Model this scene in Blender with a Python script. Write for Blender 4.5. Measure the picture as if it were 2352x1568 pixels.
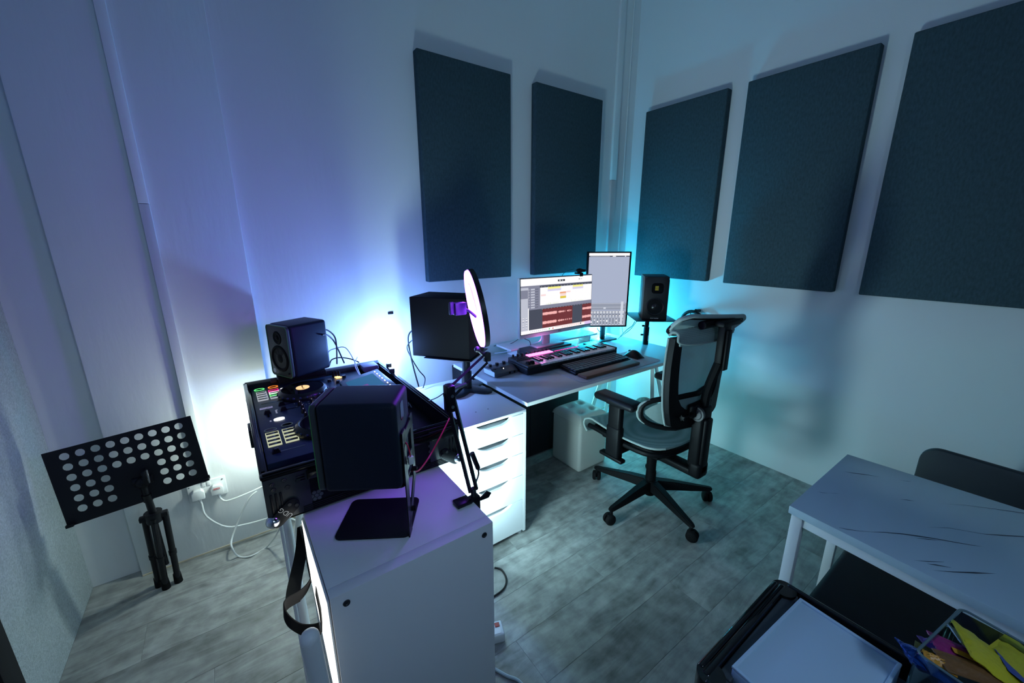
import bpy, bmesh, math, random
from mathutils import Vector, Matrix, Euler
random.seed(7)
PI = math.pi
sc = bpy.context.scene
col = sc.collection
for o in list(bpy.data.objects): bpy.data.objects.remove(o)

# ------------------------------------------------------------------ camera
F = 914.67; PITCH = -.2525; ROLL = -.0021; YAW = .6208
fw = Vector((math.sin(YAW)*math.cos(PITCH), math.cos(YAW)*math.cos(PITCH), math.sin(PITCH)))
rt0 = Vector((math.cos(YAW), -math.sin(YAW), 0)); up0 = rt0.cross(fw)
rt = rt0*math.cos(ROLL)+up0*math.sin(ROLL); up = -rt0*math.sin(ROLL)+up0*math.cos(ROLL)
CP = Vector((0, 0, 1.492))
cam = bpy.data.cameras.new('camera'); cam.sensor_width = 36; cam.lens = 36*F/2352; cam.clip_start = .02
co = bpy.data.objects.new('camera', cam); col.objects.link(co)
co.matrix_world = Matrix(((rt.x, up.x, -fw.x, CP.x), (rt.y, up.y, -fw.y, CP.y), (rt.z, up.z, -fw.z, CP.z), (0, 0, 0, 1)))
sc.camera = co
def at(px, py, ax, v):
    """world point where the sight line of a photo pixel meets the plane axis=v"""
    d = fw*F+rt*(px-1176)-up*(py-784)
    return CP+d*((v-CP[ax])/d[ax])

# ------------------------------------------------------------------ light
sc.view_settings.view_transform = 'Standard'; sc.view_settings.look = 'None'
sc.view_settings.exposure = 0; sc.view_settings.gamma = 1; sc.view_settings.use_curve_mapping = False
w = bpy.data.worlds.new('world'); sc.world = w; w.use_nodes = True
w.node_tree.nodes['Background'].inputs[0].default_value = (.25, .45, .62, 1)
w.node_tree.nodes['Background'].inputs[1].default_value = .10
def lamp(name, kind, loc, color, power, size=.1, size_y=None, rot=None, parent=None, spread=None):
    l = bpy.data.lights.new(name, kind); l.color = color; l.energy = power
    if kind == 'AREA':
        l.size = size
        if size_y: l.shape = 'RECTANGLE'; l.size_y = size_y
        if spread: l.spread = spread
    else: l.shadow_soft_size = size
    o = bpy.data.objects.new(name, l); col.objects.link(o); o.location = loc
    if rot: o.rotation_euler = rot
    if parent: o.parent = parent; o.location = Vector(loc)-parent.location
    return o

LAMPS = dict(
    left_white=((.03, 2.05, .58), (.84, 1.0, .92), 9.0, .03),
    mid_white=((.665, 2.04, .90), (.17, .36, 1.0), 17.0, .025),
    corner_white=((2.10, 2.17, .50), (.22, .95, 1.0), 10.0, .04),
    corner_hot=((2.47, 2.20, .82), (.75, 1, 1.), 1.3, .02),
    corner_cyan=((2.36, 2.19, .86), (.0, .57, 1.0), 29.0, .04),
)
UPLIGHT = 17.0; UPCOL = (.57, .91, 1.0)
FILL = 9.0; FILLCOL = (.46, .68, 1.0)

# ------------------------------------------------------------------ materials
MATS = {}
def mat(name, c, rough=.5, metal=0, emit=None, es=1, noise=None, bump=None, spec=.5, coat=0, trans=0, ior=1.45, alpha=None):
    if name in MATS: return MATS[name]
    m = bpy.data.materials.new(name); m.use_nodes = True; nt = m.node_tree; b = nt.nodes['Principled BSDF']
    b.inputs['Base Color'].default_value = (*c, 1); b.inputs['Roughness'].default_value = rough
    b.inputs['Metallic'].default_value = metal; b.inputs['Specular IOR Level'].default_value = spec
    b.inputs['IOR'].default_value = ior
    if coat: b.inputs['Coat Weight'].default_value = coat; b.inputs['Coat Roughness'].default_value = .08
    if trans: b.inputs['Transmission Weight'].default_value = trans
    if emit: b.inputs['Emission Color'].default_value = (*emit, 1); b.inputs['Emission Strength'].default_value = es
    if alpha: b.inputs['Alpha'].default_value = alpha
    tc = nt.nodes.new('ShaderNodeTexCoord')
    if noise:   # (scale, amount, stretch)
        sca, amt, st = noise
        mp = nt.nodes.new('ShaderNodeMapping'); mp.inputs['Scale'].default_value = st
        n = nt.nodes.new('ShaderNodeTexNoise'); n.inputs['Scale'].default_value = sca; n.inputs['Detail'].default_value = 6
        r = nt.nodes.new('ShaderNodeMix'); r.data_type = 'RGBA'
        r.inputs[6].default_value = (*[x*(1-amt) for x in c], 1); r.inputs[7].default_value = (*[min(1, x*(1+amt)) for x in c], 1)
        nt.links.new(tc.outputs['Object'], mp.inputs[0]); nt.links.new(mp.outputs[0], n.inputs['Vector'])
        nt.links.new(n.outputs['Fac'], r.inputs[0]); nt.links.new(r.outputs[2], b.inputs['Base Color'])
    if bump:    # (scale, strength, distance, stretch)
        sca, stg, dist, st = bump
        mp = nt.nodes.new('ShaderNodeMapping'); mp.inputs['Scale'].default_value = st
        n = nt.nodes.new('ShaderNodeTexNoise'); n.inputs['Scale'].default_value = sca; n.inputs['Detail'].default_value = 3
        bp = nt.nodes.new('ShaderNodeBump'); bp.inputs['Strength'].default_value = stg; bp.inputs['Distance'].default_value = dist
        nt.links.new(tc.outputs['Object'], mp.inputs[0]); nt.links.new(mp.outputs[0], n.inputs['Vector'])
        nt.links.new(n.outputs['Fac'], bp.inputs['Height']); nt.links.new(bp.outputs[0], b.inputs['Normal'])
    MATS[name] = m; return m
wallm = mat('painted_wall', (.78, .80, .80), .75, noise=(1.5, .03, (1, 1, 1)), bump=(28, .35, .004, (1, 1, .25)), spec=.25)
wallr = mat('smooth_painted_wall', (.74, .77, .78), .7, bump=(14, .15, .003, (1, 1, 1)), spec=.25)
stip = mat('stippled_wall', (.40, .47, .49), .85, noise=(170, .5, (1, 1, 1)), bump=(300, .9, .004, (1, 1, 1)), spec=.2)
white = mat('white_laminate', (.80, .82, .83), .38)
whitep = mat('white_plastic', (.78, .80, .80), .4)
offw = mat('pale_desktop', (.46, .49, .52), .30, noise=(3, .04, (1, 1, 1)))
blk = mat('black_satin', (.005, .006, .009), .42, spec=.35)
blk2 = mat('black_vinyl', (.006, .007, .010), .55, spec=.25, bump=(400, .2, .001, (1, 1, 1)))
gloss = mat('black_gloss', (.003, .003, .004), .09, spec=.6)
rub = mat('black_rubber', (.006, .006, .007), .8, spec=.2)
charc = mat('charcoal_plastic', (.022, .024, .028), .5)
navy = mat('speaker_vinyl', (.006, .011, .024), .5, spec=.25, bump=(500, .3, .001, (1, 1, 1)))
steel = mat('bare_steel', (.45, .47, .5), .28, 1)
dsteel = mat('dark_steel', (.05, .055, .06), .4, .7)
fab = mat('acoustic_fabric', (.050, .085, .100), .95, noise=(120, .45, (1, 1, .4)), bump=(500, .6, .002, (1, 1, .35)), spec=.1)
cable_b = mat('black_cable', (.01, .01, .011), .5)
cable_w = mat('white_cable', (.72, .75, .74), .45)
cable_r = mat('red_cable', (.6, .01, .06), .45)
cable_v = mat('grey_cable', (.45, .45, .55), .5)
wood = mat('walnut_wood', (.16, .065, .035), .5, noise=(9, .5, (1, 9, 9)))
def em(name, c, s=1.0): return mat(name, (.01, .01, .01), .6, emit=c, es=s)
amber = em('amber_light', (1, .55, .2), 2.2)

# ------------------------------------------------------------------ mesh tools
class MB:
    def __init__(s): s.bm = bmesh.new(); s.mats = []; s.cur = 0
    def m(s, material):
        if material not in s.mats: s.mats.append(material)
        s.cur = s.mats.index(material); return s
    def _fin(s, vs, fs, M=None):
        if M is not None: bmesh.ops.transform(s.bm, matrix=M, verts=vs)
        for f in fs: f.material_index = s.cur
    def box(s, x0, x1, y0, y1, z0, z1, bev=0, seg=2, M=None):
        b = bmesh.new(); bmesh.ops.create_cube(b, size=1)
        bmesh.ops.transform(b, matrix=Matrix.Translation(((x0+x1)/2, (y0+y1)/2, (z0+z1)/2)) @ Matrix.Diagonal((abs(x1-x0), abs(y1-y0), abs(z1-z0), 1)), verts=b.verts)
        if bev: bmesh.ops.bevel(b, geom=b.edges[:], offset=bev, segments=seg, profile=.5, affect='EDGES')
        return s._add(b, M)
    def _add(s, b, M=None):
        if M is not None: bmesh.ops.transform(b, matrix=M, verts=b.verts)
        mp = {}
        for v in b.verts: mp[v] = s.bm.verts.new(v.co)
        for f in b.faces:
            try: g = s.bm.faces.new([mp[v] for v in f.verts]); g.material_index = s.cur
            except ValueError: pass
        b.free(); return s
    def cyl(s, p0, p1, r0, r1=None, n=16, M=None):
        r1 = r0 if r1 is None else r1
        p0 = Vector(p0); p1 = Vector(p1); d = p1-p0; b = bmesh.new()
        bmesh.ops.create_cone(b, cap_ends=True, segments=n, radius1=r0, radius2=r1, depth=d.length)
        q = d.to_track_quat('Z', 'Y').to_matrix().to_4x4()
        bmesh.ops.transform(b, matrix=Matrix.Translation((p0+p1)/2) @ q, verts=b.verts)
        return s._add(b, M)
    def ball(s, c, r, sc_=(1, 1, 1), n=16, M=None):
        b = bmesh.new(); bmesh.ops.create_uvsphere(b, u_segments=n, v_segments=n//2+2, radius=r)
        bmesh.ops.transform(b, matrix=Matrix.Translation(c) @ Matrix.Diagonal((*sc_, 1)), verts=b.verts)
        return s._add(b, M)
    def prism(s, pts, h, M=None, bev=0):
        """2D polygon in xy, extruded 0..h along z"""
        b = bmesh.new(); vs = [b.verts.new((x, y, 0)) for x, y in pts]; f = b.faces.new(vs)
        r = bmesh.ops.extrude_face_region(b, geom=[f]); vv = [g for g in r['geom'] if isinstance(g, bmesh.types.BMVert)]
        bmesh.ops.translate(b, verts=vv, vec=(0, 0, h)); bmesh.ops.recalc_face_normals(b, faces=b.faces)
        if bev: bmesh.ops.bevel(b, geom=[e for e in b.edges], offset=bev, segments=2, profile=.5, affect='EDGES')
        return s._add(b, M)
    def tube(s, pts, r, n=8, closed=False, smooth=4, M=None, flat=None):
        pts = [Vector(p) for p in pts]
        if smooth and len(pts) > 2: pts = catmull(pts, smooth, closed)
        b = bmesh.new(); rings = []; N = len(pts); prev = None
        for i, p in enumerate(pts):
            if closed: t = pts[(i+1) % N]-pts[i-1]
            else: t = pts[min(i+1, N-1)]-pts[max(i-1, 0)]
            t.normalize()
            if prev is None:
                a = Vector((0, 0, 1)) if abs(t.z) < .9 else Vector((1, 0, 0)); u = t.cross(a).normalized()
            else: u = (prev-t*prev.dot(t)).normalized()
            prev = u; v = t.cross(u); rr = r[i*len(r)//N] if isinstance(r, (list, tuple)) else r
            fa, fb = flat if flat else (1, 1)
            rings.append([b.verts.new(p+(u*math.cos(k*2*PI/n)*fa+v*math.sin(k*2*PI/n)*fb)*rr) for k in range(n)])
        for i in range(N if closed else N-1):
            A = rings[i]; B = rings[(i+1) % N]
            for k in range(n): b.faces.new((A[k], A[(k+1) % n], B[(k+1) % n], B[k]))
        if not closed: b.faces.new(rings[0][::-1]); b.faces.new(rings[-1])
        return s._add(b, M)
    def ribbon(s, pts, side, w_, th, smooth=6, M=None):
        """flat strap: path pts, width vectors side (one or per point)"""
        pts = [Vector(p) for p in pts]; sd = [Vector(x) for x in side] if isinstance(side[0], (tuple, list, Vector)) else [Vector(side)]*len(pts)
        if smooth: pts2 = catmull(pts, smooth, False); sd = catmull(sd, smooth, False)
        else: pts2 = pts
        b = bmesh.new(); rs = []
        for i, p in enumerate(pts2):
            t = (pts2[min(i+1, len(pts2)-1)]-pts2[max(i-1, 0)]).normalized(); a = sd[i].normalized()*w_/2; nn = t.cross(a).normalized()*th/2
            rs.append([b.verts.new(p+a+nn), b.verts.new(p-a+nn), b.verts.new(p-a-nn), b.verts.new(p+a-nn)])
        for A, B in zip(rs, rs[1:]):
            for k in range(4): b.faces.new((A[k], A[(k+1) % 4], B[(k+1) % 4], B[k]))
        b.faces.new(rs[0][::-1]); b.faces.new(rs[-1]); bmesh.ops.recalc_face_normals(b, faces=b.faces)
        return s._add(b, M)
    def sheet(s, fn, nu, nv, th, M=None):
        """thick surface from fn(u,v), u,v in 0..1"""
        b = bmesh.new(); P = [[Vector(fn(i/nu, j/nv)) for j in range(nv+1)] for i in range(nu+1)]
        def nor(i, j):
            a = P[min(i+1, nu)][j]-P[max(i-1, 0)][j]; c = P[i][min(j+1, nv)]-P[i][max(j-1, 0)]
            n = a.cross(c); return n.normalized() if n.length > 1e-9 else Vector((0, 0, 1))
        T = [[b.verts.new(P[i][j]+nor(i, j)*th/2) for j in range(nv+1)] for i in range(nu+1)]
        L = [[b.verts.new(P[i][j]-nor(i, j)*th/2) for j in range(nv+1)] for i in range(nu+1)]
        for i in range(nu):
            for j in range(nv):
                b.faces.new((T[i][j], T[i+1][j], T[i+1][j+1], T[i][j+1])); b.faces.new((L[i][j], L[i][j+1], L[i+1][j+1], L[i+1][j]))
        for i in range(nu):
            b.faces.new((T[i][0], L[i][0], L[i+1][0], T[i+1][0])); b.faces.new((T[i][nv], T[i+1][nv], L[i+1][nv], L[i][nv]))
        for j in range(nv):
            b.faces.new((T[0][j], T[0][j+1], L[0][j+1], L[0][j])); b.faces.new((T[nu][j], L[nu][j], L[nu][j+1], T[nu][j+1]))
        return s._add(b, M)
    def lathe(s, prof, n=32, M=None):
        """profile of (r,z) revolved about z"""
        b = bmesh.new(); R_ = [[b.verts.new((r*math.cos(k*2*PI/n), r*math.sin(k*2*PI/n), z)) for k in range(n)] for r, z in prof]
        for A, B in zip(R_, R_[1:]):
            for k in range(n): b.faces.new((A[k], A[(k+1) % n], B[(k+1) % n], B[k]))
        if prof[0][0] > 1e-6: b.faces.new(R_[0][::-1])
        if prof[-1][0] > 1e-6: b.faces.new(R_[-1])
        bmesh.ops.remove_doubles(b, verts=b.verts, dist=1e-6); bmesh.ops.recalc_face_normals(b, faces=b.faces)
        return s._add(b, M)
    def quad(s, a, b_, c, d):
        f = s.bm.faces.new([s.bm.verts.new(p) for p in (a, b_, c, d)]); f.material_index = s.cur; return s
    def build(s, name, material=None, parent=None, M=None, smooth=40):
        if M is not None: bmesh.ops.transform(s.bm, matrix=M, verts=s.bm.verts)
        me = bpy.data.meshes.new(name)
        o = bpy.data.objects.new(name, me); col.objects.link(o)
        rp = Vector((0, 0, 0)); q = parent
        while q: rp += q.location; q = q.parent
        o.parent = parent
        if parent is None:   # origin at the base centre of the thing
            vs = [v.co for v in s.bm.verts]
            lo = Vector([min(v[i] for v in vs) for i in range(3)]); hi = Vector([max(v[i] for v in vs) for i in range(3)])
            o.location = Vector(((lo.x+hi.x)/2, (lo.y+hi.y)/2, lo.z)); rp = o.location.copy()
        bmesh.ops.translate(s.bm, verts=s.bm.verts, vec=-rp)
        s.bm.to_mesh(me); s.bm.free()
        if s.mats:
            for m_ in s.mats: me.materials.append(m_)
        elif material: me.materials.append(material)
        for p in me.polygons: p.use_smooth = True
        me.set_sharp_from_angle(angle=math.radians(smooth)); return o
def catmull(P, k, closed=False):
    out = []; n = len(P)
    for i in range(n if closed else n-1):
        if closed: a, b, c, d = P[i-1], P[i], P[(i+1) % n], P[(i+2) % n]
        else: a, b, c, d = P[max(i-1, 0)], P[i], P[i+1], P[min(i+2, n-1)]
        for j in range(k):
            t = j/k; out.append(.5*((2*b)+(c-a)*t+(2*a-5*b+4*c-d)*t*t+(3*b-3*c+d-a)*t**3))
    if not closed: out.append(P[-1])
    return out
def rrect(x0, x1, y0, y1, r, n=5):
    pts = []
    for cx, cy, a0 in ((x1-r, y1-r, 0), (x0+r, y1-r, 90), (x0+r, y0+r, 180), (x1-r, y0+r, 270)):
        for k in range(n+1):
            a = math.radians(a0+90*k/n); pts.append((cx+r*math.cos(a), cy+r*math.sin(a)))
    return pts
def thing(name, label, cat, loc, group=None):
    o = bpy.data.objects.new(name, None); col.objects.link(o); o.location = loc; o.empty_display_size = .05
    o['label'] = label; o['category'] = cat
    if group: o['group'] = group
    return o
def tag(o, label, cat, group=None, kind=None):
    o['label'] = label; o['category'] = cat
    if group: o['group'] = group
    if kind: o['kind'] = kind
    return o
def struct(o): o['kind'] = 'structure'; return o
def part(name, mb, m_, parent, label=None, M=None, smooth=40):
    o = mb.build(name, m_, parent, M, smooth)
    if label: o['label'] = label
    return o
def text_bm(body, size, depth=.0006):
    cu = bpy.data.curves.new('t', 'FONT'); cu.body = body; cu.size = size; cu.extrude = depth/2; cu.align_x = 'CENTER'; cu.align_y = 'CENTER'; cu.resolution_u = 2
    o = bpy.data.objects.new('t', cu); col.objects.link(o); bpy.context.view_layer.update()
    dg = bpy.context.evaluated_depsgraph_get(); me = bpy.data.meshes.new_from_object(o.evaluated_get(dg))
    bpy.data.objects.remove(o); b = bmesh.new(); b.from_mesh(me); bpy.data.meshes.remove(me); return b
def text(name, body, size, M, m_, parent):
    mb = MB(); mb._add(text_bm(body, size), M); return part(name, mb, m_, parent)
def frame_M(o, x, y, z=None):
    x = Vector(x).normalized(); y = Vector(y); y = (y-x*y.dot(x)).normalized(); z = x.cross(y)
    return Matrix(((x.x, y.x, z.x, o[0]), (x.y, y.y, z.y, o[1]), (x.z, y.z, z.z, o[2]), (0, 0, 0, 1)))
def rotz(cx, cy, a): return Matrix.Translation((cx, cy, 0)) @ Matrix.Rotation(a, 4, 'Z')

# ================================================================== ROOM
WB, WR, WL = 2.25, 2.785, -.675; PIL = 2.203
YB, H = -2.4, 3.6
struct(MB().box(WL-.1, WR+.1, WB, WB+.1, 0, H).build('wall_back', wallm))
struct(MB().box(WR, WR+.1, YB, WB, 0, H).build('wall_right', wallr))
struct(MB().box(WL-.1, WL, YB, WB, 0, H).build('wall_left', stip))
struct(MB().box(WL-.1, WR+.1, YB-.1, YB, 0, H).build('wall_front', wallr))
struct(MB().box(WL-.1, WR+.1, YB-.1, WB+.1, H, H+.1).build('ceiling', wallr))
struct(MB().box(-.507, .093, PIL, WB, 0, H, .004).build('trim_1', wallm))
struct(MB().box(WL, WL+.012, 1.50, 1.585, 0, H, .002).build('trim_2', blk2))
# window in the wall behind the camera, added fill light on a made-up stand
wn = MB().box(-.35, 1.85, YB, YB+.04, .85, .93).box(-.35, 1.85, YB, YB+.04, 2.17, 2.25).box(-.35, -.27, YB, YB+.04, .93, 2.17).box(1.77, 1.85, YB, YB+.04, .93, 2.17).box(.71, .79, YB, YB+.03, .93, 2.17).build('window_1', whitep); struct(wn)
t = thing('added_fill', 'added cool white fill light on an unseen pole behind the camera', 'lamp', (.5, -.72, 0))
part('housing', MB().box(.28, .72, -.715, -.675, 1.43, 1.87, .005), blk, t)
part('pole', MB().cyl((.5, -.72, .012), (.5, -.72, 1.8), .012), blk, t)
part('foot', MB().cyl((.5, -.72, 0), (.5, -.72, .012), .16, .16, 28), blk, t)
lamp('fill_source', 'AREA', (.5, -.665, 1.65), FILLCOL, FILL, .4, .4, (math.radians(-76), 0, PI), parent=t)
# cable trunking
for i, (x0, x1, y1, top) in enumerate(((-.232, -.200, PIL, 1), (2.545, 2.60, WB, 1))):
    b = MB().box(x0, x1, y1-.02, y1, .39 if i == 0 else .2, 1.627 if i == 0 else 1.93, .0012)
    b.box(x0, x1, y1-.02, y1, 1.629 if i == 0 else 1.932, H, .0012)
    struct(b.build('trim_%d' % (3+i), whitep))
# thin painted cable down the corner and skirting bead along the floor
struct(MB().tube([(2.70, WB-.004, H), (2.70, WB-.004, 1.9), (2.69, WB-.004, 1.0)], .005).build('trim_5', whitep))
bead = mat('sealant', (.55, .48, .36), .7)
struct(MB().box(-.505, .093, PIL-.004, PIL, 0, .006).build('baseboard_left', bead))
struct(MB().box(.1, WR, WB-.006, WB, 0, .008).build('baseboard_back', bead))

# floor : planks
def floor_mat(i):
    m = bpy.data.materials.new('vinyl_plank_%d' % i); m.use_nodes = True; nt = m.node_tree; b = nt.nodes['Principled BSDF']
    tc = nt.nodes.new('ShaderNodeTexCoord'); oi = nt.nodes.new('ShaderNodeObjectInfo')
    ad = nt.nodes.new('ShaderNodeVectorMath'); ad.operation = 'ADD'
    sc3 = nt.nodes.new('ShaderNodeVectorMath'); sc3.operation = 'SCALE'; sc3.inputs[3].default_value = 37.0
    cx = nt.nodes.new('ShaderNodeCombineXYZ')
    for k in range(3): nt.links.new(oi.outputs['Random'], cx.inputs[k])
    nt.links.new(cx.outputs[0], sc3.inputs[0]); nt.links.new(tc.outputs['Object'], ad.inputs[0]); nt.links.new(sc3.outputs[0], ad.inputs[1])
    mp = nt.nodes.new('ShaderNodeMapping'); mp.inputs['Scale'].default_value = (1.1, 5.5, 1); nt.links.new(ad.outputs[0], mp.inputs[0])
    n1 = nt.nodes.new('ShaderNodeTexNoise'); n1.inputs['Scale'].default_value = 3.0; n1.inputs['Detail'].default_value = 12; n1.inputs['Roughness'].default_value = .68; n1.inputs['Distortion'].default_value = .8
    nt.links.new(mp.outputs[0], n1.inputs['Vector'])
    n2 = nt.nodes.new('ShaderNodeTexNoise'); n2.inputs['Scale'].default_value = 16; n2.inputs['Detail'].default_value = 8
    nt.links.new(ad.outputs[0], n2.inputs['Vector'])
    cr = nt.nodes.new('ShaderNodeValToRGB'); e = cr.color_ramp.elements
    e[0].position = .36; e[0].color = (.15, .155, .145, 1); e[1].position = .68; e[1].color = (.46, .48, .455, 1)
    x = cr.color_ramp.elements.new(.5); x.color = (.28, .29, .275, 1)
    mx = nt.nodes.new('ShaderNodeMath'); mx.operation = 'MULTIPLY_ADD'; mx.inputs[1].default_value = .45
    mul = nt.nodes.new('ShaderNodeMath'); mul.operation = 'MULTIPLY'; mul.inputs[1].default_value = .58
    nt.links.new(n1.outputs['Fac'], mul.inputs[0]); nt.links.new(n2.outputs['Fac'], mx.inputs[0]); nt.links.new(mul.outputs[0], mx.inputs[2])
    nt.links.new(mx.outputs[0], cr.inputs[0])
    hs = nt.nodes.new('ShaderNodeHueSaturation'); mr = nt.nodes.new('ShaderNodeMapRange'); mr.inputs[3].default_value = .8; mr.inputs[4].default_value = 1.12
    nt.links.new(oi.outputs['Random'], mr.inputs[0]); nt.links.new(mr.outputs[0], hs.inputs['Value']); nt.links.new(cr.outputs[0], hs.inputs['Color'])
    nt.links.new(hs.outputs[0], b.inputs['Base Color']); b.inputs['Roughness'].default_value = .48
    bp = nt.nodes.new('ShaderNodeBump'); bp.inputs['Strength'].default_value = .25; bp.inputs['Distance'].default_value = .002
    nt.links.new(n1.outputs['Fac'], bp.inputs['Height']); nt.links.new(bp.outputs[0], b.inputs['Normal'])
    return m
fm = floor_mat(1)
fl = MB().box(WL-.1, WR+.1, YB-.1, WB+.1, -.12, -.006).build('floor', mat('floor_gap', (.16, .16, .16), .9)); struct(fl)
PW, PLN = .184, 1.22; meshes = {}
row = 0; y = WB
while y > -.6:
    x = WL-((row*.41) % 1.0)*PLN
    while x < WR:
        a, b_ = max(x, WL), min(x+PLN, WR)
        if b_-a > .02:
            key = round(b_-a, 3)
            if key not in meshes:
                me = MB(); me.box(-(b_-a)/2+.0003, (b_-a)/2-.0003, -PW/2+.0003, PW/2-.0003, -.006, 0, .0005, 1)
                mm = bpy.data.meshes.new('plank'); me.bm.to_mesh(mm); me.bm.free(); mm.materials.append(fm); meshes[key] = mm
            o = bpy.data.objects.new('plank', meshes[key]); col.objects.link(o); o.parent = fl
            o.location = Vector(((a+b_)/2, y-PW/2, 0))-fl.location
        x += PLN
    y -= PW; row += 1
MB_rest = MB().box(WL, WR, YB, y, -.006, 0)
part('subfloor', MB_rest, fm, fl)

# ------------------------------------------------------------------ acoustic panels
def panel(axis, a0, a1, z0, z1, label):
    if axis == 'y': b = MB().box(a0, a1, WB-.052, WB-.003, z0, z1, .006, 3)
    else: b = MB().box(WR-.054, WR-.003, a0, a1, z0, z1, .006, 3)
    tag(b.build('acoustic_panel', fab), label, 'acoustic panel', 'fabric acoustic panels on the walls')
panel('y', .972, 1.568, 1.245, 2.443, 'dark grey fabric acoustic panel above the ring light, leftmost of five')
panel('y', 1.763, 2.373, 1.245, 2.443, 'dark grey fabric acoustic panel above the landscape monitor, second from the left')
panel('x', 1.492, 2.098, 1.200, 2.402, 'dark grey fabric acoustic panel on the right wall behind the corner speaker')
panel('x', .762, 1.372, 1.200, 2.402, 'dark grey fabric acoustic panel above the mesh chair, second from the right')
panel('x', .045, .648, 1.200, 2.402, 'dark grey fabric acoustic panel cut off by the right edge of the photo')

# ------------------------------------------------------------------ wall socket and plugs
t = thing('wall_socket', 'white double wall socket under the music stand', 'socket', (-.213, PIL, .30))
b = MB(); b.box(-.288, -.140, PIL-.012, PIL, .292, .388, .004); part('face_plate', b, whitep, t)
for dx in (-.038, .036):
    part('screw', MB().cyl((-.214+dx*1.7, PIL-.014, .375), (-.214+dx*1.7, PIL-.011, .375), .003), steel, t)
    part('switch', MB().box(-.214+dx*.25-.007, -.214+dx*.25+.007, PIL-.016, PIL-.010, .362, .382, .002), whitep, t)
def plug(x, lab, cablepts, red=False):
    t = thing('power_plug', lab, 'plug', (x, PIL-.013, .31), 'plugs in the wall socket')
    part('plug_body', MB().prism([(-.024, -.022), (.024, -.022), (.024, .012), (.014, .026), (-.014, .026), (-.024, .012)], .026, frame_M((x, PIL-.039, .335), (1, 0, 0), (0, 0, 1)) @ Matrix.Translation((0, 0, -.026)), .003), whitep, t)
    part('strain_relief', MB().cyl((x, PIL-.026, .315), (x+.006, PIL-.028, .285), .007, .004), whitep, t)
    if red: part('sticker', MB().box(x-.013, x+.013, PIL-.0402, PIL-.0388, .342, .350), mat('red_label', (.6, .03, .03), .5), t); text('print', 'SOUND', .008, frame_M((x, PIL-.0405, .346), (1, 0, 0), (0, 0, 1)), whitep, t)
    part('cord', MB().tube(cablepts, .0042), cable_w, t)
plug(-.250, 'white power plug, left one in the double wall socket', [(-.244, 2.175, .285), (-.235, 2.16, .22), (-.17, 2.15, .14), (-.08, 2.16, .11), (.05, 2.15, .10), (.13, 2.10, .06)])
plug(-.178, 'white power plug with a red sticker, right one in the wall socket', [(-.172, 2.175, .285), (-.15, 2.16, .27), (-.08, 2.15, .28), (0, 2.14, .30), (.08, 2.13, .33)], True)
tag(MB().tube([at(590, 1128, 1, 2.14), at(572, 1145, 1, 2.14), at(550, 1190, 1, 2.15), at(533, 1235, 1, 2.13), at(533, 1258, 1, 2.08), at(548, 1277, 2, .006), at(575, 1277, 2, .006), at(612, 1256, 2, .006), at(636, 1226, 1, 1.95), at(650, 1195, 1, 1.9)], .0042, smooth=8).build('extension_cord', cable_w), 'white cord looping down onto the floor beside the wall socket', 'cord')
tag(MB().box(.731, .763, WB-.010, WB, 1.072, 1.084, .004, 3).build('wall_hook', blk), 'small black hook on the brightly lit wall left of the desk speaker', 'hook')

# ------------------------------------------------------------------ LED tube lamps
def led(name, label, x, y_, z0, z1, keys, c, es):
    t = thing(name, label, 'lamp', (x, y_, z0), 'LED tube lamps behind the furniture')
    wy = PIL if x < .09 else WB
    part('wall_plate', MB().box(x-.02, x+.02, wy-.006, wy, z0-.01, z0+.05, .002), blk, t)
    part('bracket', MB().cyl((x, y_, z0+.02), (x, wy-.005, z0+.02), .006).cyl((x, y_, z0-.005), (x, y_, z0+.03), .014), blk, t)
    part('tube', MB().cyl((x, y_, z0), (x, y_, z1), .011), em('tube_glow_'+str(round(x*100)), c, es), t)
    for k in keys:
        loc, cc, pw, sz = LAMPS[k]; lamp(k, 'POINT', loc, cc, pw, sz, parent=t)
led('tube_lamp', 'slim LED tube lamp by the pillar behind the flight case', .03, 2.05, .42, .66, ('left_white',), (.8, .95, 1), 3)
led('tube_lamp', 'slim LED tube lamp between the flight case and the drawers', .665, 2.04, .5, .87, ('mid_white',), (.8, .95, 1), 3)
led('tube_lamp', 'slim LED tube lamp in the room corner behind the desk', 2.235, 2.21, .45, .95, ('corner_white', 'corner_hot', 'corner_cyan'), (.3, .9, 1), 3)
t = thing('floor_uplight', 'black LED wash lamp on a short post between the side cabinet and the drawers', 'lamp', (.58, 1.14, 0))
ud = Vector((.78, .42, .50)).normalized(); uc = Vector((.575, 1.22, .44))
Mu0 = frame_M(uc, Vector((0, 0, 1)).cross(ud), Vector((0, 0, 1))-ud*ud.z)
part('housing', MB().box(-.10, .10, -.17, .17, -.03, -.002, .004, 2, Mu0), blk, t)
part('post', MB().cyl((.56, 1.21, 0), (.56, 1.21, .42), .010).cyl((.56, 1.21, 0), (.56, 1.21, .010), .030, .030, 24), blk, t)
L = lamp('uplight_source', 'AREA', uc+ud*.004, UPCOL, UPLIGHT, .19, .33, parent=t); L.matrix_world = Matrix.Translation(uc+ud*.004-t.location) @ (Mu0.to_3x3().to_4x4() @ Matrix.Rotation(PI, 4, 'Y')); L.location = uc+ud*.004-t.location

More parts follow.
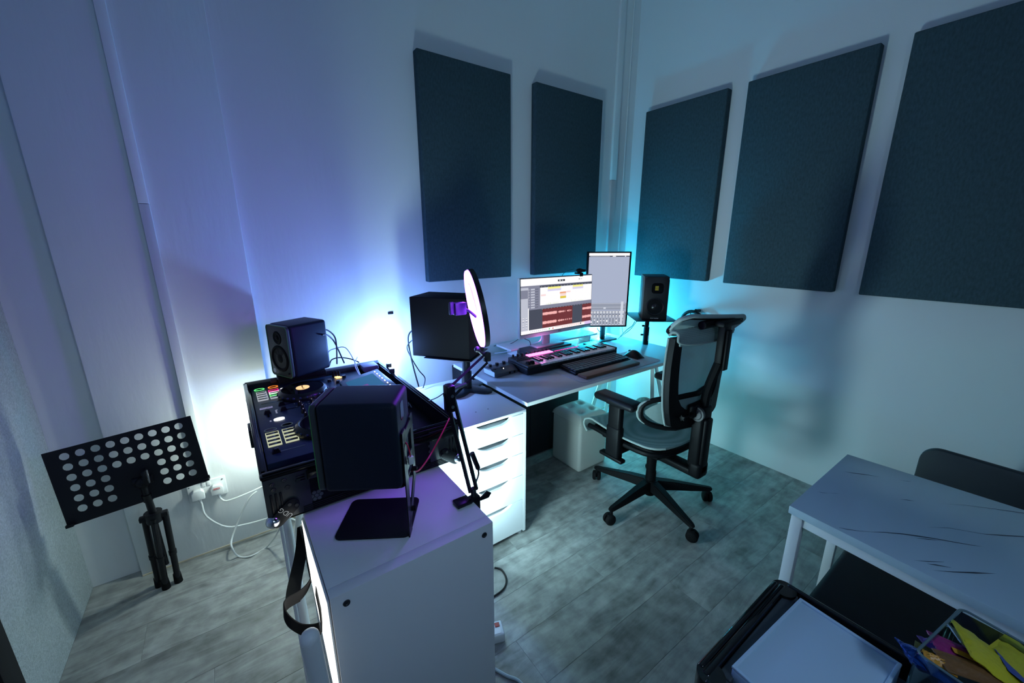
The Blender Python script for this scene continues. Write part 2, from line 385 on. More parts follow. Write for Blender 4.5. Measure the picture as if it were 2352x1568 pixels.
# ------------------------------------------------------------------ music stand
t = thing('music_stand', 'black perforated music stand on a folded tripod by the left wall', 'music stand', (-.40, 2.06, 0))
TL, TR, BR, BL = at(84, 1046, 1, 2.03), at(424, 958, 1, 2.03), at(494, 1096, 1, 1.98), at(165, 1206, 1, 1.98)
X = (TR-TL+BR-BL)/2; Y = (TL-BL+TR-BR)/2; O = (TL+TR+BL+BR)/4; Mst = frame_M(O, X, Y); W_, H_ = X.length/2, Y.length/2
holes = []
for r in range(6):
    for c in range(9):
        if 3 <= c <= 5 and r < 3: continue
        holes.append((-W_+.052+c*(2*W_-.098)/8, -H_+.052+r*(2*H_-.082)/5))
def holed_plate(w2, h2, holes, rad, th, n=12):
    """plate with round holes: a grid of cells, each cell an annular ring of quads, closed by the rounded border"""
    b = bmesh.new()
    cx = sorted(set(round(h[0], 5) for h in holes)); cy = sorted(set(round(h[1], 5) for h in holes))
    gx = [-w2]+[(a+c)/2 for a, c in zip(cx, cx[1:])]+[w2]; gy = [-h2]+[(a+c)/2 for a, c in zip(cy, cy[1:])]+[h2]
    hs = set((round(a, 5), round(c, 5)) for a, c in holes)
    def sq(ang, x0, x1, y0, y1, px, py):
        dx, dy = math.cos(ang), math.sin(ang); tt = 9
        if dx > 1e-6: tt = min(tt, (x1-px)/dx)
        if dx < -1e-6: tt = min(tt, (x0-px)/dx)
        if dy > 1e-6: tt = min(tt, (y1-py)/dy)
        if dy < -1e-6: tt = min(tt, (y0-py)/dy)
        return (px+dx*tt, py+dy*tt)
    for i, px in enumerate(cx):
        for j, py in enumerate(cy):
            x0, x1, y0, y1 = gx[i], gx[i+1], gy[j], gy[j+1]
            if (px, py) not in hs:
                for z in (0, th): b.faces.new([b.verts.new((a, c, z)) for a, c in ((x0, y0), (x1, y0), (x1, y1), (x0, y1))])
                continue
            angs = sorted(set([k*2*PI/n for k in range(n)]+[math.atan2(c-py, a-px) % (2*PI) for a, c in ((x0, y0), (x1, y0), (x1, y1), (x0, y1))]))
            for k, a in enumerate(angs):
                a2 = angs[(k+1) % len(angs)]
                i1 = (px+rad*math.cos(a), py+rad*math.sin(a)); i2 = (px+rad*math.cos(a2), py+rad*math.sin(a2))
                o1 = sq(a, x0, x1, y0, y1, px, py); o2 = sq(a2, x0, x1, y0, y1, px, py)
                for z in (0, th): b.faces.new([b.verts.new((*p, z)) for p in (i1, o1, o2, i2)])
                b.faces.new([b.verts.new((*i1, 0)), b.verts.new((*i2, 0)), b.verts.new((*i2, th)), b.verts.new((*i1, th))])
    bmesh.ops.remove_doubles(b, verts=b.verts, dist=1e-5); bmesh.ops.recalc_face_normals(b, faces=b.faces); return b
b = MB(); b._add(holed_plate(W_, H_, holes, .0135, .0018), Mst)
part('desk_plate', b, blk, t)
part('ledge', MB().box(-W_, W_, -H_-.002, -H_+.001, 0, -.03).box(-W_, W_, -H_-.002, -H_+.012, -.03, -.028).box(-W_+.0, -W_+.02, -H_, -H_+.01, 0, .02).box(W_-.02, W_, -H_, -H_+.01, 0, .012), blk, t, M=Mst @ Matrix.Diagonal((1, 1, 1, 1)))
hg = at(327, 1108, 1, 1.975); col_t = at(352, 1180, 1, 2.0)
part('hinge', MB().ball(hg, .022, (1, .8, 1)).cyl(hg+Vector((-.03, .02, .0)), hg+Vector((.03, .02, 0)), .018).box(hg.x+.005, hg.x+.018, hg.y-.02, hg.y+.02, hg.z-.01, hg.z+.05, .003), blk, t)
part('wing_screw', MB().box(hg.x+.022, hg.x+.026, hg.y-.02, hg.y-.012, hg.z+.0, hg.z+.055, .001), steel, t)
part('neck', MB().cyl(hg, col_t, .011, .013).cyl(hg.lerp(col_t, .35), hg.lerp(col_t, .55), .016), blk, t)
part('collar', MB().cyl(col_t+Vector((0, 0, .01)), col_t-Vector((0, 0, .035)), .03, .026, 14).box(col_t.x-.045, col_t.x+.045, col_t.y-.012, col_t.y+.012, col_t.z-.02, col_t.z, .003), blk, t)
feet = [at(381, 1343, 2, .016), at(409, 1328, 2, .016), at(365, 1338, 2, .016)]
for k, (f, off) in enumerate(zip(feet, ((0, -.02, 0), (.035, 0, 0), (-.03, .01, 0)))):
    s0 = col_t+Vector(off)-Vector((0, 0, .01)); lg = part('leg', MB().cyl(s0, f, .0115, .0115, 12).cyl(s0.lerp(f, .55), s0.lerp(f, .6), .014), blk, t)
    part('rubber_foot', MB().cyl(f+Vector((0, 0, .03)), f-Vector((0, 0, .016)), .014, .016, 12), rub, lg)
part('centre_rod', MB().cyl(col_t, col_t.lerp(Vector((-.39, 2.06, .02)), .72), .008).tube([col_t+Vector((.0, -.03, -.03)), col_t.lerp(feet[0], .5)+Vector((0, -.02, 0)), col_t.lerp(feet[0], .75)], .004), blk, t)

# ------------------------------------------------------------------ foreground side cabinet
t = thing('side_cabinet', 'white laminate side cabinet in the foreground under the flight case', 'cabinet', (.307, 1.12, 0))
X0, X1, Y0, Y1 = .087, .527, .834, 1.20
part('top_panel', MB().box(X0, X1, Y0+.034, Y1, .682, .70, .001), white, t)
part('side_panel', MB().box(X0, X1, Y0, Y0+.033, .04, .70, .0012), white, t)
part('back_panel', MB().box(X0+.002, X1-.002, Y1-.02, Y1, .04, .682).box(X1-.02, X1, Y0+.034, Y1-.021, .04, .681).box(X0+.02, X1-.02, Y0+.04, Y1-.02, .04, .06), white, t)
for k in range(4):
    z1 = .675-k*.158; dr = part('drawer_front', MB().box(X0, X0+.018, Y0+.036, Y1-.022, z1-.152, z1, .002), white, t)
for cx_, cz_ in ((.120, .670), (.497, .670)):
    part('cam_screw', MB().lathe([(0, .001), (.003, .001), (.0045, .0025), (.0075, .0025), (.0085, 0)], 20, frame_M((cx_, Y0-.0005, cz_), (1, 0, 0), (0, 0, 1))), dsteel, t)
for x_ in (X0+.03, X1-.03):
    for y_ in (Y0+.05, Y1-.05): part('foot', MB().cyl((x_, y_, 0), (x_, y_, .04), .018), whitep, t)
# light panel against the cabinet's left side
t = thing('light_panel', 'glowing white light panel against the left side of the side cabinet', 'lamp', (.083, 1.0, 0))
part('housing', MB().box(.081, .086, 0.845, 1.19, .05, .69, .001), whitep, t)
b = MB(); b.prism([(.845, .16), (1.185, .50), (1.185, .685), (.845, .685)], .0015, Matrix(((0, 0, 1, .0795), (1, 0, 0, 0), (0, 1, 0, 0), (0, 0, 0, 1)))); part('diffuser', b, em('panel_glow', (.98, 1, .95), 1.7), t)
# folded white rack / tube beside the cabinet
t = thing('folded_stand', 'white folded keyboard stand leaning left of the side cabinet', 'stand', (.05, 1.3, 0))
for (p, q, r_) in (((.035, .80, .66), (.06, .86, .02), .020), ((.055, 1.55, .60), (.045, 1.05, .02), .014), ((.04, 1.62, .60), (.03, 1.12, .02), .009)):
    o = part('tube', MB().cyl(p, q, r_, r_, 18).ball(p, r_).ball(q, r_), whitep, t)
# black straps
t = thing('shoulder_strap', 'black webbing shoulder strap hanging beside the side cabinet', 'strap', (.03, 1.1, 0))
def onx(px, py, x): return at(px, py, 0, x)
S = lambda *a: [at(px, py, 1, y_) for px, py, y_ in a]
part('webbing', MB().ribbon(S((697, 1205, 1.42), (693, 1260, 1.36), (683, 1310, 1.28), (675, 1350, 1.2), (672, 1390, 1.12)), (1, .15, 0), .042, .003), rub, t)
part('webbing', MB().ribbon(S((722, 1310, 1.20), (708, 1345, 1.16), (688, 1368, 1.12), (662, 1384, 1.08), (652, 1400, 1.05), (662, 1424, 1.02), (690, 1444, 1.0), (715, 1447, .98), (735, 1443, .96)), [(.3, 0, 1), (.3, 0, 1), (.2, 0, 1), (.1, 0, 1), (.1, 0, 1), (.1, .1, 1), (.0, .1, 1), (0, .1, 1), (0, .1, 1)], .036, .003), rub, t)
part('webbing', MB().ribbon(S((726, 1355, 1.02), (735, 1400, .98), (739, 1440, .94)), (.2, 1, 0), .03, .003), rub, t)
q = at(702, 1232, 1, 1.38)
part('buckle', MB().box(q.x-.012, q.x+.03, q.y-.02, q.y+.02, q.z-.025, q.z+.045, .008), blk, t)
q = at(712, 1300, 1, 1.2)
part('ring', MB().tube([(q.x, q.y+.03*math.cos(a), q.z+.035*math.sin(a)) for a in [k*PI/6 for k in range(12)]], .006, 8, True, 2), blk, t)

# ------------------------------------------------------------------ flight case
CX0, CX1, CY0, CY1, CZ0, CZ1 = 0, .61, 1.19, 2.10, .703, .856
t = thing('flight_case', 'black flight case with metal ball corners holding the DJ controller', 'flight case', (.3, 1.65, .703))
th = .012
part('tray_floor', MB().box(CX0, CX1, CY0, CY1, CZ0, CZ0+.012), blk2, t)
part('case_wall', MB().box(CX0, CX1, CY0, CY0+th, CZ0, CZ1-.006), blk2, t)
part('case_wall', MB().box(CX0, CX1, CY1-th, CY1, CZ0, CZ1-.006), blk2, t)
part('case_wall', MB().box(CX0, CX0+th, CY0, CY1, CZ0, CZ1-.006), blk2, t)
part('case_wall', MB().box(CX1-th, CX1, CY0, CY1, CZ0, CZ1-.006), blk2, t)
for a in ((CX0-.003, CX1+.003, CY0-.003, CY0+.022), (CX0-.003, CX1+.003, CY1-.022, CY1+.003), (CX0-.003, CX0+.018, CY0+.02, CY1-.02), (CX1-.022, CX1+.003, CY0+.02, CY1-.02)):
    part('rim_profile', MB().box(*a, CZ1-.010, CZ1, .003).box(a[0]+(.006 if a[1]-a[0] > .1 else .005), a[1]-.006, a[2]+.006, a[3]-.006, CZ1, CZ1+.005, .002), gloss, t)
# front lower rails, ribs
for k in range(4): part('rail', MB().box(CX0+.09, CX1-.05, CY0-.005, CY0, CZ0+.004+k*.006, CZ0+.008+k*.006, .001), blk, t)
part('vinyl_strip', MB().box(CX0+.11, CX1-.01, CY0-.008, CY0, CZ1-.045, CZ1-.014, .003), gloss, t)
def corner(cx, s, hexs):
    c = part('corner_plate', MB().box(min(cx, cx+s*.115), max(cx, cx+s*.115), CY0-.004, CY0, CZ0+.006, CZ1-.012, .0015), mat('corner_metal', (.05, .055, .058), .4, .4), t)
    for k in range(3): part('rib', MB().box(min(cx+s*(.012+k*.012), cx+s*(.018+k*.012)), max(cx+s*(.012+k*.012), cx+s*(.018+k*.012)), CY0-.008, CY0-.004, CZ0+.032, CZ0+.095, .0015), blk, c)
    for k in range(3): part('rib', MB().box(min(cx+s*.082, cx+s*.105), max(cx+s*.082, cx+s*.105), CY0-.008, CY0-.004, CZ1-.028-k*.008, CZ1-.024-k*.008, .001), dsteel, c)
    for (a, z) in ((.022, CZ1-.03), (.024, CZ1-.046), (.052, CZ1-.026), (.058, CZ1-.05), (.086, CZ1-.04)):
        part('rivet', MB().lathe([(0, .004), (.002, .004), (.003, .0025), (.006, .003), (.007, 0)], 14, frame_M((cx+s*a, CY0-.004, z), (1, 0, 0), (0, 0, 1))), dsteel, c)
    ang = -.75*s
    Mb = frame_M((cx+s*.022, CY0-.006, CZ0+.012), (math.cos(.7)*s, 0, math.sin(.7)), (-math.sin(.7)*s, 0, math.cos(.7)))
    if Mb.to_3x3().determinant() > 0 and (Mb.to_3x3() @ Vector((0, 0, 1))).y > 0: Mb = Mb @ Matrix.Diagonal((1, 1, -1, 1))
    part('lever', MB().prism(rrect(-.022, .072, -.020, .020, .0195, 6), .006, Mb, .001), blk, c)
    for a in ((.052, .009), (.060, -.009)): part('rivet', MB().cyl(Mb @ Vector((a[0], a[1], .006)), Mb @ Vector((a[0], a[1], .009)), .005), dsteel, c)
    if s > 0: text('emblem', 'UDG', .020, Mb @ Matrix.Translation((.028, 0, .0065)) @ Matrix.Rotation(PI/2, 4, 'Z'), steel, c)
    part('ball_corner', MB().ball((cx+s*.010, CY0-.004, CZ0+.010), .019), mat('chrome', (.75, .77, .8), .12, 1), t)
    hb = MB(); HB = []
    for i in range(4 if s > 0 else 6):
        for j in range(3 if s > 0 else 8):
            hx = cx+s*(.098+i*.0125+(j % 2)*.00625) if s > 0 else cx+s*(.045+i*.0125+(j % 2)*.00625); hz = CZ0+.035+j*.0108
            if hz > CZ1-.03: continue
            hb.prism([(.0062*math.cos(k*PI/3+PI/6), .0062*math.sin(k*PI/3+PI/6)) for k in range(6)], .002, frame_M((hx, CY0, hz), (1, 0, 0), (0, 0, 1)))
    part('honeycomb', hb, mat('hex_grey', (.10, .11, .115), .5), t, 'grey honeycomb relief')
corner(CX0, 1, 0); corner(CX1, -1, 1)
for y_ in (1.30, 1.55, 1.80, 2.02): part('side_rivet', MB().cyl((CX0-.004, y_, .80), (CX0, y_, .80), .006), dsteel, t)
part('latch', MB().box(-.012, 0, 1.60, 1.68, .76, .83, .004), dsteel, t)
for px, py in ((628, 872), (893, 838), (900, 850)):
    q = at(px, py, 2, .87); part('latch', MB().box(q.x-.012, q.x+.012, q.y-.008, q.y+.008, .858, .878, .002), charc, t)
# foam wedge and power box behind the screen
part('power_box', MB().box(.50, .575, 1.98, 2.06, .84, .868, .004), mat('violet_grey_plastic', (.12, .10, .18), .5), t)
part('foam_liner', MB().box(.485, .598, 1.203, 2.08, .716, .78, .004).box(.012, .598, 2.045, 2.088, .716, .862, .003), blk2, t)

t = thing('case_stand', 'white folding stand legs carrying the flight case over the floor', 'stand', (.30, 1.75, 0))
for x_ in (.10, .52):
    part('leg', MB().cyl((x_, 1.32, .69), (x_, 2.02, .012), .012), whitep, t); part('leg', MB().cyl((x_+.03, 2.02, .69), (x_+.03, 1.40, .012), .012), whitep, t)
part('crossbar', MB().cyl((.08, 1.32, .69), (.58, 1.32, .69), .012).cyl((.08, 2.02, .69), (.58, 2.02, .69), .012).cyl((.08, 2.02, .014), (.58, 2.02, .014), .012).cyl((.08, 1.40, .014), (.58, 1.40, .014), .012), whitep, t)

# ------------------------------------------------------------------ DJ controller
DZ = .842
t = thing('dj_controller', 'black DJ controller with lit pads lying in the flight case', 'controller', (.24, 1.66, .716))
face = mat('controller_face', (.016, .034, .065), .4)
part('body', MB().box(.020, .48, 1.285, 2.035, .716, DZ, .004), face, t)
def jog(x, y_, r, glow):
    j = part('jog_wheel', MB().lathe([(r*.60, .0), (r, 0), (r*1.0, .010), (r*.96, .022), (r*.84, .030), (r*.80, .027), (0, .027)], 48, Matrix.Translation((x, y_, DZ))), mat('jog_black', (.006, .006, .008), .3), t)
    part('jog_top', MB().lathe([(0, .0285), (r*.79, .0285), (r*.79, .0275)], 40, Matrix.Translation((x, y_, DZ))), gloss, j)
    for k in range(24):
        a = k*2*PI/24; part('grip', MB().ball((x+r*.97*math.cos(a), y_+r*.97*math.sin(a), DZ+.015), .006, (1, 1, .8), 8), mat('grip_blue', (.03, .05, .09), .3), j)
    if glow:
        part('display', MB().lathe([(0, .030), (r*.27, .030), (r*.27, .0285)], 28, Matrix.Translation((x, y_, DZ))), em('jog_display', (1, .62, .30), 1.2), j)
        text('lettering', 'Pioneer DJ', r*.11, Matrix.Translation((x, y_, DZ+.0305)) @ Matrix.Rotation(-PI/2, 4, 'Z'), gloss, j)
jog(.205, 1.845, .098, True); jog(.215, 1.45, .098, False)
def frame_pad(x, y_, dx, dy, c, s_):
    part('pad', MB().box(x, x+dx, y_, y_+dy, DZ, DZ+.004, .001), gloss, t)
    b = MB(); e = .0022
    for a in ((x-.001, x+dx+.001, y_-.002, y_+e), (x-.001, x+dx+.001, y_+dy-e*.4, y_+dy+.0005), (x-.001, x+e*.6, y_, y_+dy), (x+dx-e*.6, x+dx+.001, y_, y_+dy)): b.box(*a, DZ, DZ+.0046)
    part('pad_light', b, em('pad_%s' % s_, c, {'w': .55, 'y': .6, 'm': 1.6, 'g': 1.3, 'W': 1.4}[s_]), t)
PC = {'w': (.75, .8, .9), 'y': (.85, .9, .6), 'm': (1, .02, .25), 'g': (.15, 1, .2), 'W': (1, 1, 1)}
for i in range(4):
    for j in range(2):
        k1 = 'w' if j == 0 else ('m', 'W', 'g', 'w')[i]
        frame_pad(.038+j*.046, 1.945-i*.029, .036, .021, PC[k1], k1)
        frame_pad(.035+j*.050, 1.485-i*.029, .038, .021, PC['y'], 'y')
for y0_ in (1.955, 1.50):
    for i, (c, n_) in enumerate((((1, 1, 1), 'white'), ((.9, .4, .2), 'orange'), ((.15, .25, 1), 'blue'), ((1, .03, .15), 'red'))):
        part('mode_button', MB().box(.130, .143, y0_-i*.024-.003, y0_-i*.024+.012, DZ, DZ+.004, .001), em('button_'+n_, c, 1.5 if i == 0 else .9), t)
        part('mode_label', MB().box(.146-.026, .1275, y0_-i*.024-.001, y0_-i*.024+.009, DZ, DZ+.0008), em('label_blue', (.2, .35, .9), .5), t)
for (x, y_, c, n_) in ((.052, 2.005, (.15, 1, .25), 'ring_green'), (.105, 2.008, (1, .25, .03), 'ring_orange'), (.052, 1.530, (.02, .03, .04), 'ring_dim'), (.105, 1.545, (.02, .03, .04), 'ring_dim')):
    part('loop_ring', MB().tube([(x+.019*math.cos(a), y_+.013*math.sin(a), DZ+.003) for a in [k*PI/8 for k in range(16)]], .0014, 6, True, 1), em(n_, c, 1.5), t)
    part('cue_button', MB().cyl((x, y_, DZ), (x, y_, DZ+.003), .014), gloss, t)
knm = mat('knob_black', (.008, .008, .010), .3)
def knob(x, y_, r=.009, h=.016, lit=True):
    k = part('knob', MB().lathe([(r, 0), (r*.95, h*.3), (r*.8, h), (0, h)], 16, Matrix.Translation((x, y_, DZ))), knm, t)
    if lit: part('pointer', MB().box(x-.0008, x+.0008, y_, y_+r*.75, DZ+h, DZ+h+.0006), em('pointer_lilac', (.7, .65, 1), .7), k)
for i in range(5):
    for j in range(4): knob(.175+i*.042+random.uniform(-.003, .003), 1.585+j*.043, .0075+.002*((i+j) % 2))
for (x, y_) in ((.33, 1.94), (.36, 1.90), (.40, 1.96), (.38, 1.86)): knob(x, y_, .010, .012, False)
def fader(x0, x1, y0, y1, cx_, cy_):
    part('fader_slot', MB().box(x0, x1, y0, y1, DZ, DZ+.0006), gloss, t)
    part('fader_cap', MB().prism([(-.012, 0), (.012, 0), (.006, .016), (-.006, .016)], .016, frame_M((cx_, cy_+.008, DZ), (1, 0, 0), (0, 0, 1))), knm, t)
fader(.045, .135, 1.345, 1.352, .052, 1.349); fader(.045, .16, 1.815, 1.822, .150, 1.818); fader(.055, .062, 1.66, 1.76, .058, 1.70)
for y_ in (1.70, 1.76): fader(.105, .165, y_-.003, y_+.003, .112, y_)
for (x, y_, c, n_, s_) in ((.375, 1.985, (1, .62, .22), 'amber_a', 2.4), (.378, 1.968, (1, .62, .22), 'amber_a', 2.4)):
    part('cue_light', MB().prism([(.013*math.cos(a), .006*math.sin(a)) for a in [k*PI/8 for k in range(16)]], .004, Matrix.Translation((x, y_, DZ))), em(n_, c, s_), t)
part('play_light', MB().prism([(.018*math.cos(a), .012*math.sin(a)) for a in [k*PI/8 for k in range(16)]], .004, Matrix.Translation((.088, 1.615, DZ))), em('play_white', (.9, .95, 1), 2.2), t)
b = MB()
for i in range(2):
    for j in range(4): b.box(.232+i*.008, .2385+i*.008, 1.675+j*.008, 1.6815+j*.008, DZ, DZ+.003)
    for j in range(2): b.box(.262+i*.008, .2685+i*.008, 1.705+j*.008, 1.7115+j*.008, DZ, DZ+.003)
    b.box(.365+i*.008, .3715+i*.008, 1.755, 1.761, DZ, DZ+.003)
part('lit_keys', b, em('key_white', (.95, .97, 1), 2), t)
for j in range(3): part('square_key', MB().box(.196, .207, 1.60+j*.020, 1.611+j*.020, DZ, DZ+.003, .001), em('key_grey', (.30, .35, .6), .6), t)
part('name_plate', MB().box(.036, .080, 1.755, 1.770, DZ, DZ+.001), em('plate_lilac', (.42, .42, .75), .6), t)
text('lettering', 'rekordbox', .009, Matrix.Translation((.058, 1.7625, DZ+.0014)), blk, t)
text('lettering', 'Pioneer', .013, Matrix.Translation((.088, 1.70, DZ+.0006)) @ Matrix.Rotation(-PI/2, 4, 'Z'), em('print_lilac', (.5, .55, .8), .5), t)
text('lettering', 'MIC', .008, Matrix.Translation((.06, 1.615, DZ+.0006)) @ Matrix.Rotation(-PI/2, 4, 'Z'), em('print_lilac', (.5, .55, .8), .5), t)
b = MB()
for k in range(60):
    x = random.uniform(.15, .36); y_ = random.uniform(1.57, 1.77); b.box(x, x+.0012, y_, y_+random.uniform(.003, .007), DZ, DZ+.0005)
for k in range(20): b.box(.17+k*.005, .1712+k*.005, 1.362, 1.370, DZ, DZ+.0005)
o = part('printed_scale', b, em('print_dim', (.25, .32, .5), .4), t); o['kind'] = 'stuff'
# raised screen
Ms = frame_M(((.353+.531)/2+.004, 1.70, .872), (.18, -.195, -.01), (.17, .15, .035))
Ms = frame_M((.443, 1.69, .872), (0, -1, 0), (1, 0, .16))
sb = part('screen_unit', MB().box(-.165, .165, -.09, .09, -.030, .004, .004, M=Ms), face, t)
part('display', MB().box(-.125, .125, -.07, .055, .004, .0046, M=Ms), em('screen_blue', (.012, .10, .20), 1.0), sb)
part('waveform', MB().box(-.02, .07, -.04, .0, .0046, .005, M=Ms), em('screen_rose', (.22, .06, .30), .8), sb)
for k in range(8): part('screen_key', MB().box(-.14+k*.036, -.128+k*.036, .066, .070, .004, .006, M=Ms), em('key_white', (.95, .97, 1), 2), sb)
for k in range(6): part('jack_plug', MB().cyl((.36+k*.012, 2.0+.004*k-.01*k, DZ), (.36+k*.012, 2.0-.006*k, DZ+.03), .006, .005, 10), rub, t) if k < 3 else None

# cables by the case
def cable(label, pts, r, m_, name='audio_cable', group=None, sm=8):
    return tag(MB().tube(pts, r, 8, smooth=sm).build(name, m_), label, 'cable', group)
A_ = lambda *L: [at(a, b_, ax, v) for a, b_, ax, v in L]
cable('thin grey cable arching above the rear of the flight case', A_((752, 832, 1, 2.07), (755, 808, 1, 2.08), (770, 800, 1, 2.08), (790, 797, 1, 2.06), (802, 808, 1, 2.03), (815, 832, 1, 1.99), (830, 868, 2, .865)), .0022, cable_v)
cable('pale lilac cable running over the screen of the DJ controller', A_((821, 820, 1, 2.06), (815, 838, 1, 2.0), (822, 855, 1, 1.95), (833, 872, 2, .87)), .0026, mat('lilac_cable', (.45, .35, .62), .5))
cable('black cable lying in a low arch on the rear rim of the case', A_((757, 838, 1, 2.06), (762, 826, 1, 2.07), (780, 821, 1, 2.07), (805, 824, 1, 2.05), (825, 832, 1, 2.02)), .003, cable_b)
for k, lb in ((0, 'thick dark cable along the rear tray of the case, nearest the screen'), (2, 'dark cable winding along the middle of the rear tray of the case'), (4, 'dark cable lying against the right wall of the flight case')):
    x0 = .50+k*.018
    cable(lb, [(x0, 2.03-.02*k, .79), (x0+.01, 1.92, .80), (x0-.008, 1.78-.05*k, .79), (x0+.010, 1.60, .79), (x0, 1.42+.03*k, .79)], .0035, cable_b)

# ------------------------------------------------------------------ speakers
def slanted_box(mb, w2, d, h, bev, M): mb.box(-w2, w2, 0, d, 0, h, bev, 4, M)
def speaker_small(label, FLc, rot, z0, w_, d, h, front_detail=True):
    """FLc : bottom front-left corner (xy). local x = width, local y = depth backwards; front at y=0"""
    M = Matrix.Translation((FLc[0], FLc[1], z0)) @ Matrix.Rotation(rot, 4, 'Z')
    c = M @ Vector((w_/2, d/2, 0))
    t = thing('studio_speaker', label, 'speaker', c)
    part('cabinet', MB().box(0, w_, .010, d, 0, h, .014, 4, M), navy, t)
    part('front_baffle', MB().prism(rrect(0.002, w_-.002, .002, h-.002, .016), .012, M @ Matrix(((1, 0, 0, 0), (0, 0, 1, -.002), (0, 1, 0, 0), (0, 0, 0, 1))), .001), mat('baffle_grey', (.035, .04, .045), .45), t)
    b = MB().tube([(x, -.0025, z) for x, z in rrect(.003, w_-.003, .003, h-.003, .016)], .0016, 6, True, 0, M); part('trim_ring', b, mat('green_trim', (.05, .22, .06), .4), t, 'green edge trim')
    Mf = M @ Matrix(((1, 0, 0, 0), (0, 0, -1, -.002), (0, 1, 0, 0), (0, 0, 0, 1)))
    wf = Mf @ Matrix.Translation((w_*.5, h*.36, 0))
    part('woofer', MB().lathe([(0, .004), (.012, .003), (.02, -.0), (w_*.30, .0), (w_*.33, .005), (w_*.38, .004), (w_*.40, .0)], 36, wf), rub, t)
    part('tweeter', MB().lathe([(0, .005), (.008, .004), (.013, 0), (w_*.17, .003), (w_*.2, .0)], 28, Mf @ Matrix.Translation((w_*.5, h*.76, 0))), rub, t)
    part('logo_badge', MB().lathe([(0, .001), (.006, .001), (.006, 0)], 16, Mf @ Matrix.Translation((w_*.16, h*.10, 0))).lathe([(.008, .001), (.0105, .001), (.0105, 0), (.008, 0)], 20, Mf @ Matrix.Translation((w_*.16, h*.10, 0))), mat('badge_white', (.8, .8, .8), .5), t)
    part('power_knob', MB().cyl(Mf @ Vector((w_*.86, h*.10, 0)), Mf @ Vector((w_*.86, h*.10, .005)), .004), rub, t)
    # rear : port slot, terminals
    Mr = M @ Matrix(((-1, 0, 0, w_), (0, 0, 1, d), (0, 1, 0, 0), (0, 0, 0, 1)))
    part('bass_port', MB().prism(rrect(w_*.30, w_*.52, h*.72, h*.93, .010), .0012, Mr), gloss, t)
    return t, M, Mr
# left monitor speaker on the case
t, M, Mr = speaker_small('small black studio speaker with green edge trim, at the back left of the flight case', (.118, 2.075), -1.12, .885, .155, .195, .240)
for z_, dy in ((.20, .0), (.175, .0)):
    q = Mr @ Vector((.07, z_, 0))
# foam pad under it
tag(MB().box(.13, .33, 1.99, 2.09, .862, .885, .004).build('foam_pad', rub), 'black foam pad under the left studio speaker', 'pad')
PL = A_((740, 759, 1, 2.02), (752, 758, 1, 2.04), (768, 772, 1, 2.06), (773, 795, 1, 2.05), (774, 836, 1, 2.03))
cable('upper black cable plugged into the left studio speaker', PL, .0036, cable_b, 'speaker_cable')
cable('lower black cable plugged into the left studio speaker', A_((740, 769, 1, 2.0), (752, 769, 1, 2.03), (766, 782, 1, 2.06), (777, 803, 1, 2.06), (791, 834, 1, 2.04)), .0036, cable_b, 'speaker_cable')
# foreground speaker
# its front faces left (-x); depth runs along u, width along v
ua = -.56
t, M, Mr = speaker_small('black studio speaker in the foreground seen from its side, on a bent metal stand', (.198, 1.134), ua-PI/2, .862, .150, .205, .240)
# port holes on rear are built; add red speaker wires
q = Mr @ Vector((.05, .09, .0))
tag(MB().tube([Mr @ Vector((.06, .11, .002)), Mr @ Vector((.05, .10, .012)), Mr @ Vector((.052, .07, .016)), Mr @ Vector((.06, .055, .01))], .0018).build('speaker_wire', cable_r), 'short red wire on the back of the foreground speaker', 'cable')
tag(MB().tube(A_((946, 1080, 1, 1.0), (962, 1080, 1, 1.05), (985, 1050, 1, 1.12), (1010, 1005, 1, 1.16), (1035, 955, 2, .872)), .0026, smooth=8).build('speaker_wire', cable_r), 'long red wire drooping from the foreground speaker to the flight case', 'cable')
qq = Mr @ Vector((.055, .055, .016)); tag(MB().box(qq.x-.008, qq.x+.008, qq.y-.006, qq.y+.006, qq.z-.012, qq.z+.012, .004).build('wire_connector', whitep), 'white plastic connector behind the foreground speaker', 'connector')
# its stand
t = thing('speaker_stand', 'black bent steel desktop stand under the foreground speaker', 'stand', (.24, 1.03, .70))
u = Vector((math.cos(ua), math.sin(ua), 0)); v = Vector((-math.sin(ua), math.cos(ua), 0))
B0 = Vector((.134, 1.022, .701)); Mb = frame_M(B0, u, v)
part('base_plate', MB().prism(rrect(0, .205, 0, .172, .018), .004, Mb), blk, t)
# upright : sheet at rear, in the plane v-z
Mu = frame_M(B0+u*.203, v, (0, 0, 1))
b = MB(); xo = .004
def strip(pts, hw, th_=.003): 
    for (a, c) in zip(pts, pts[1:]):
        a = Vector(a); c = Vector(c); d = (c-a).normalized(); n_ = Vector((-d.y, d.x)); q = [a-n_*hw-d*hw*.6, c-n_*hw+d*hw*.6, c+n_*hw+d*hw*.6, a+n_*hw-d*hw*.6]
        b.prism([(x.x, x.y) for x in q], th_, Mu)
strip([(.018, .006), (.018, .30)], .017); strip([(.05, .055), (.118, .12), (.118, .30)], .016); strip([(.018, .20), (.12, .20)], .016); strip([(.018, .03), (.05, .055)], .014); strip([(.018, .29), (.12, .29)], .012)
part('upright', b, blk, t)
part('speaker_plate', MB().prism(rrect(.01, .203, .0, .150, .014), .004, frame_M(B0+Vector((0, 0, .155)), u, v)), blk, t)
for a, z_ in ((.05, .055), (.10, .15)):
    q = Mu @ Vector((a, z_, -.004)); part('thumb_screw', MB().cyl(q, Mu @ Vector((a, z_, .014)), .007), rub, t)

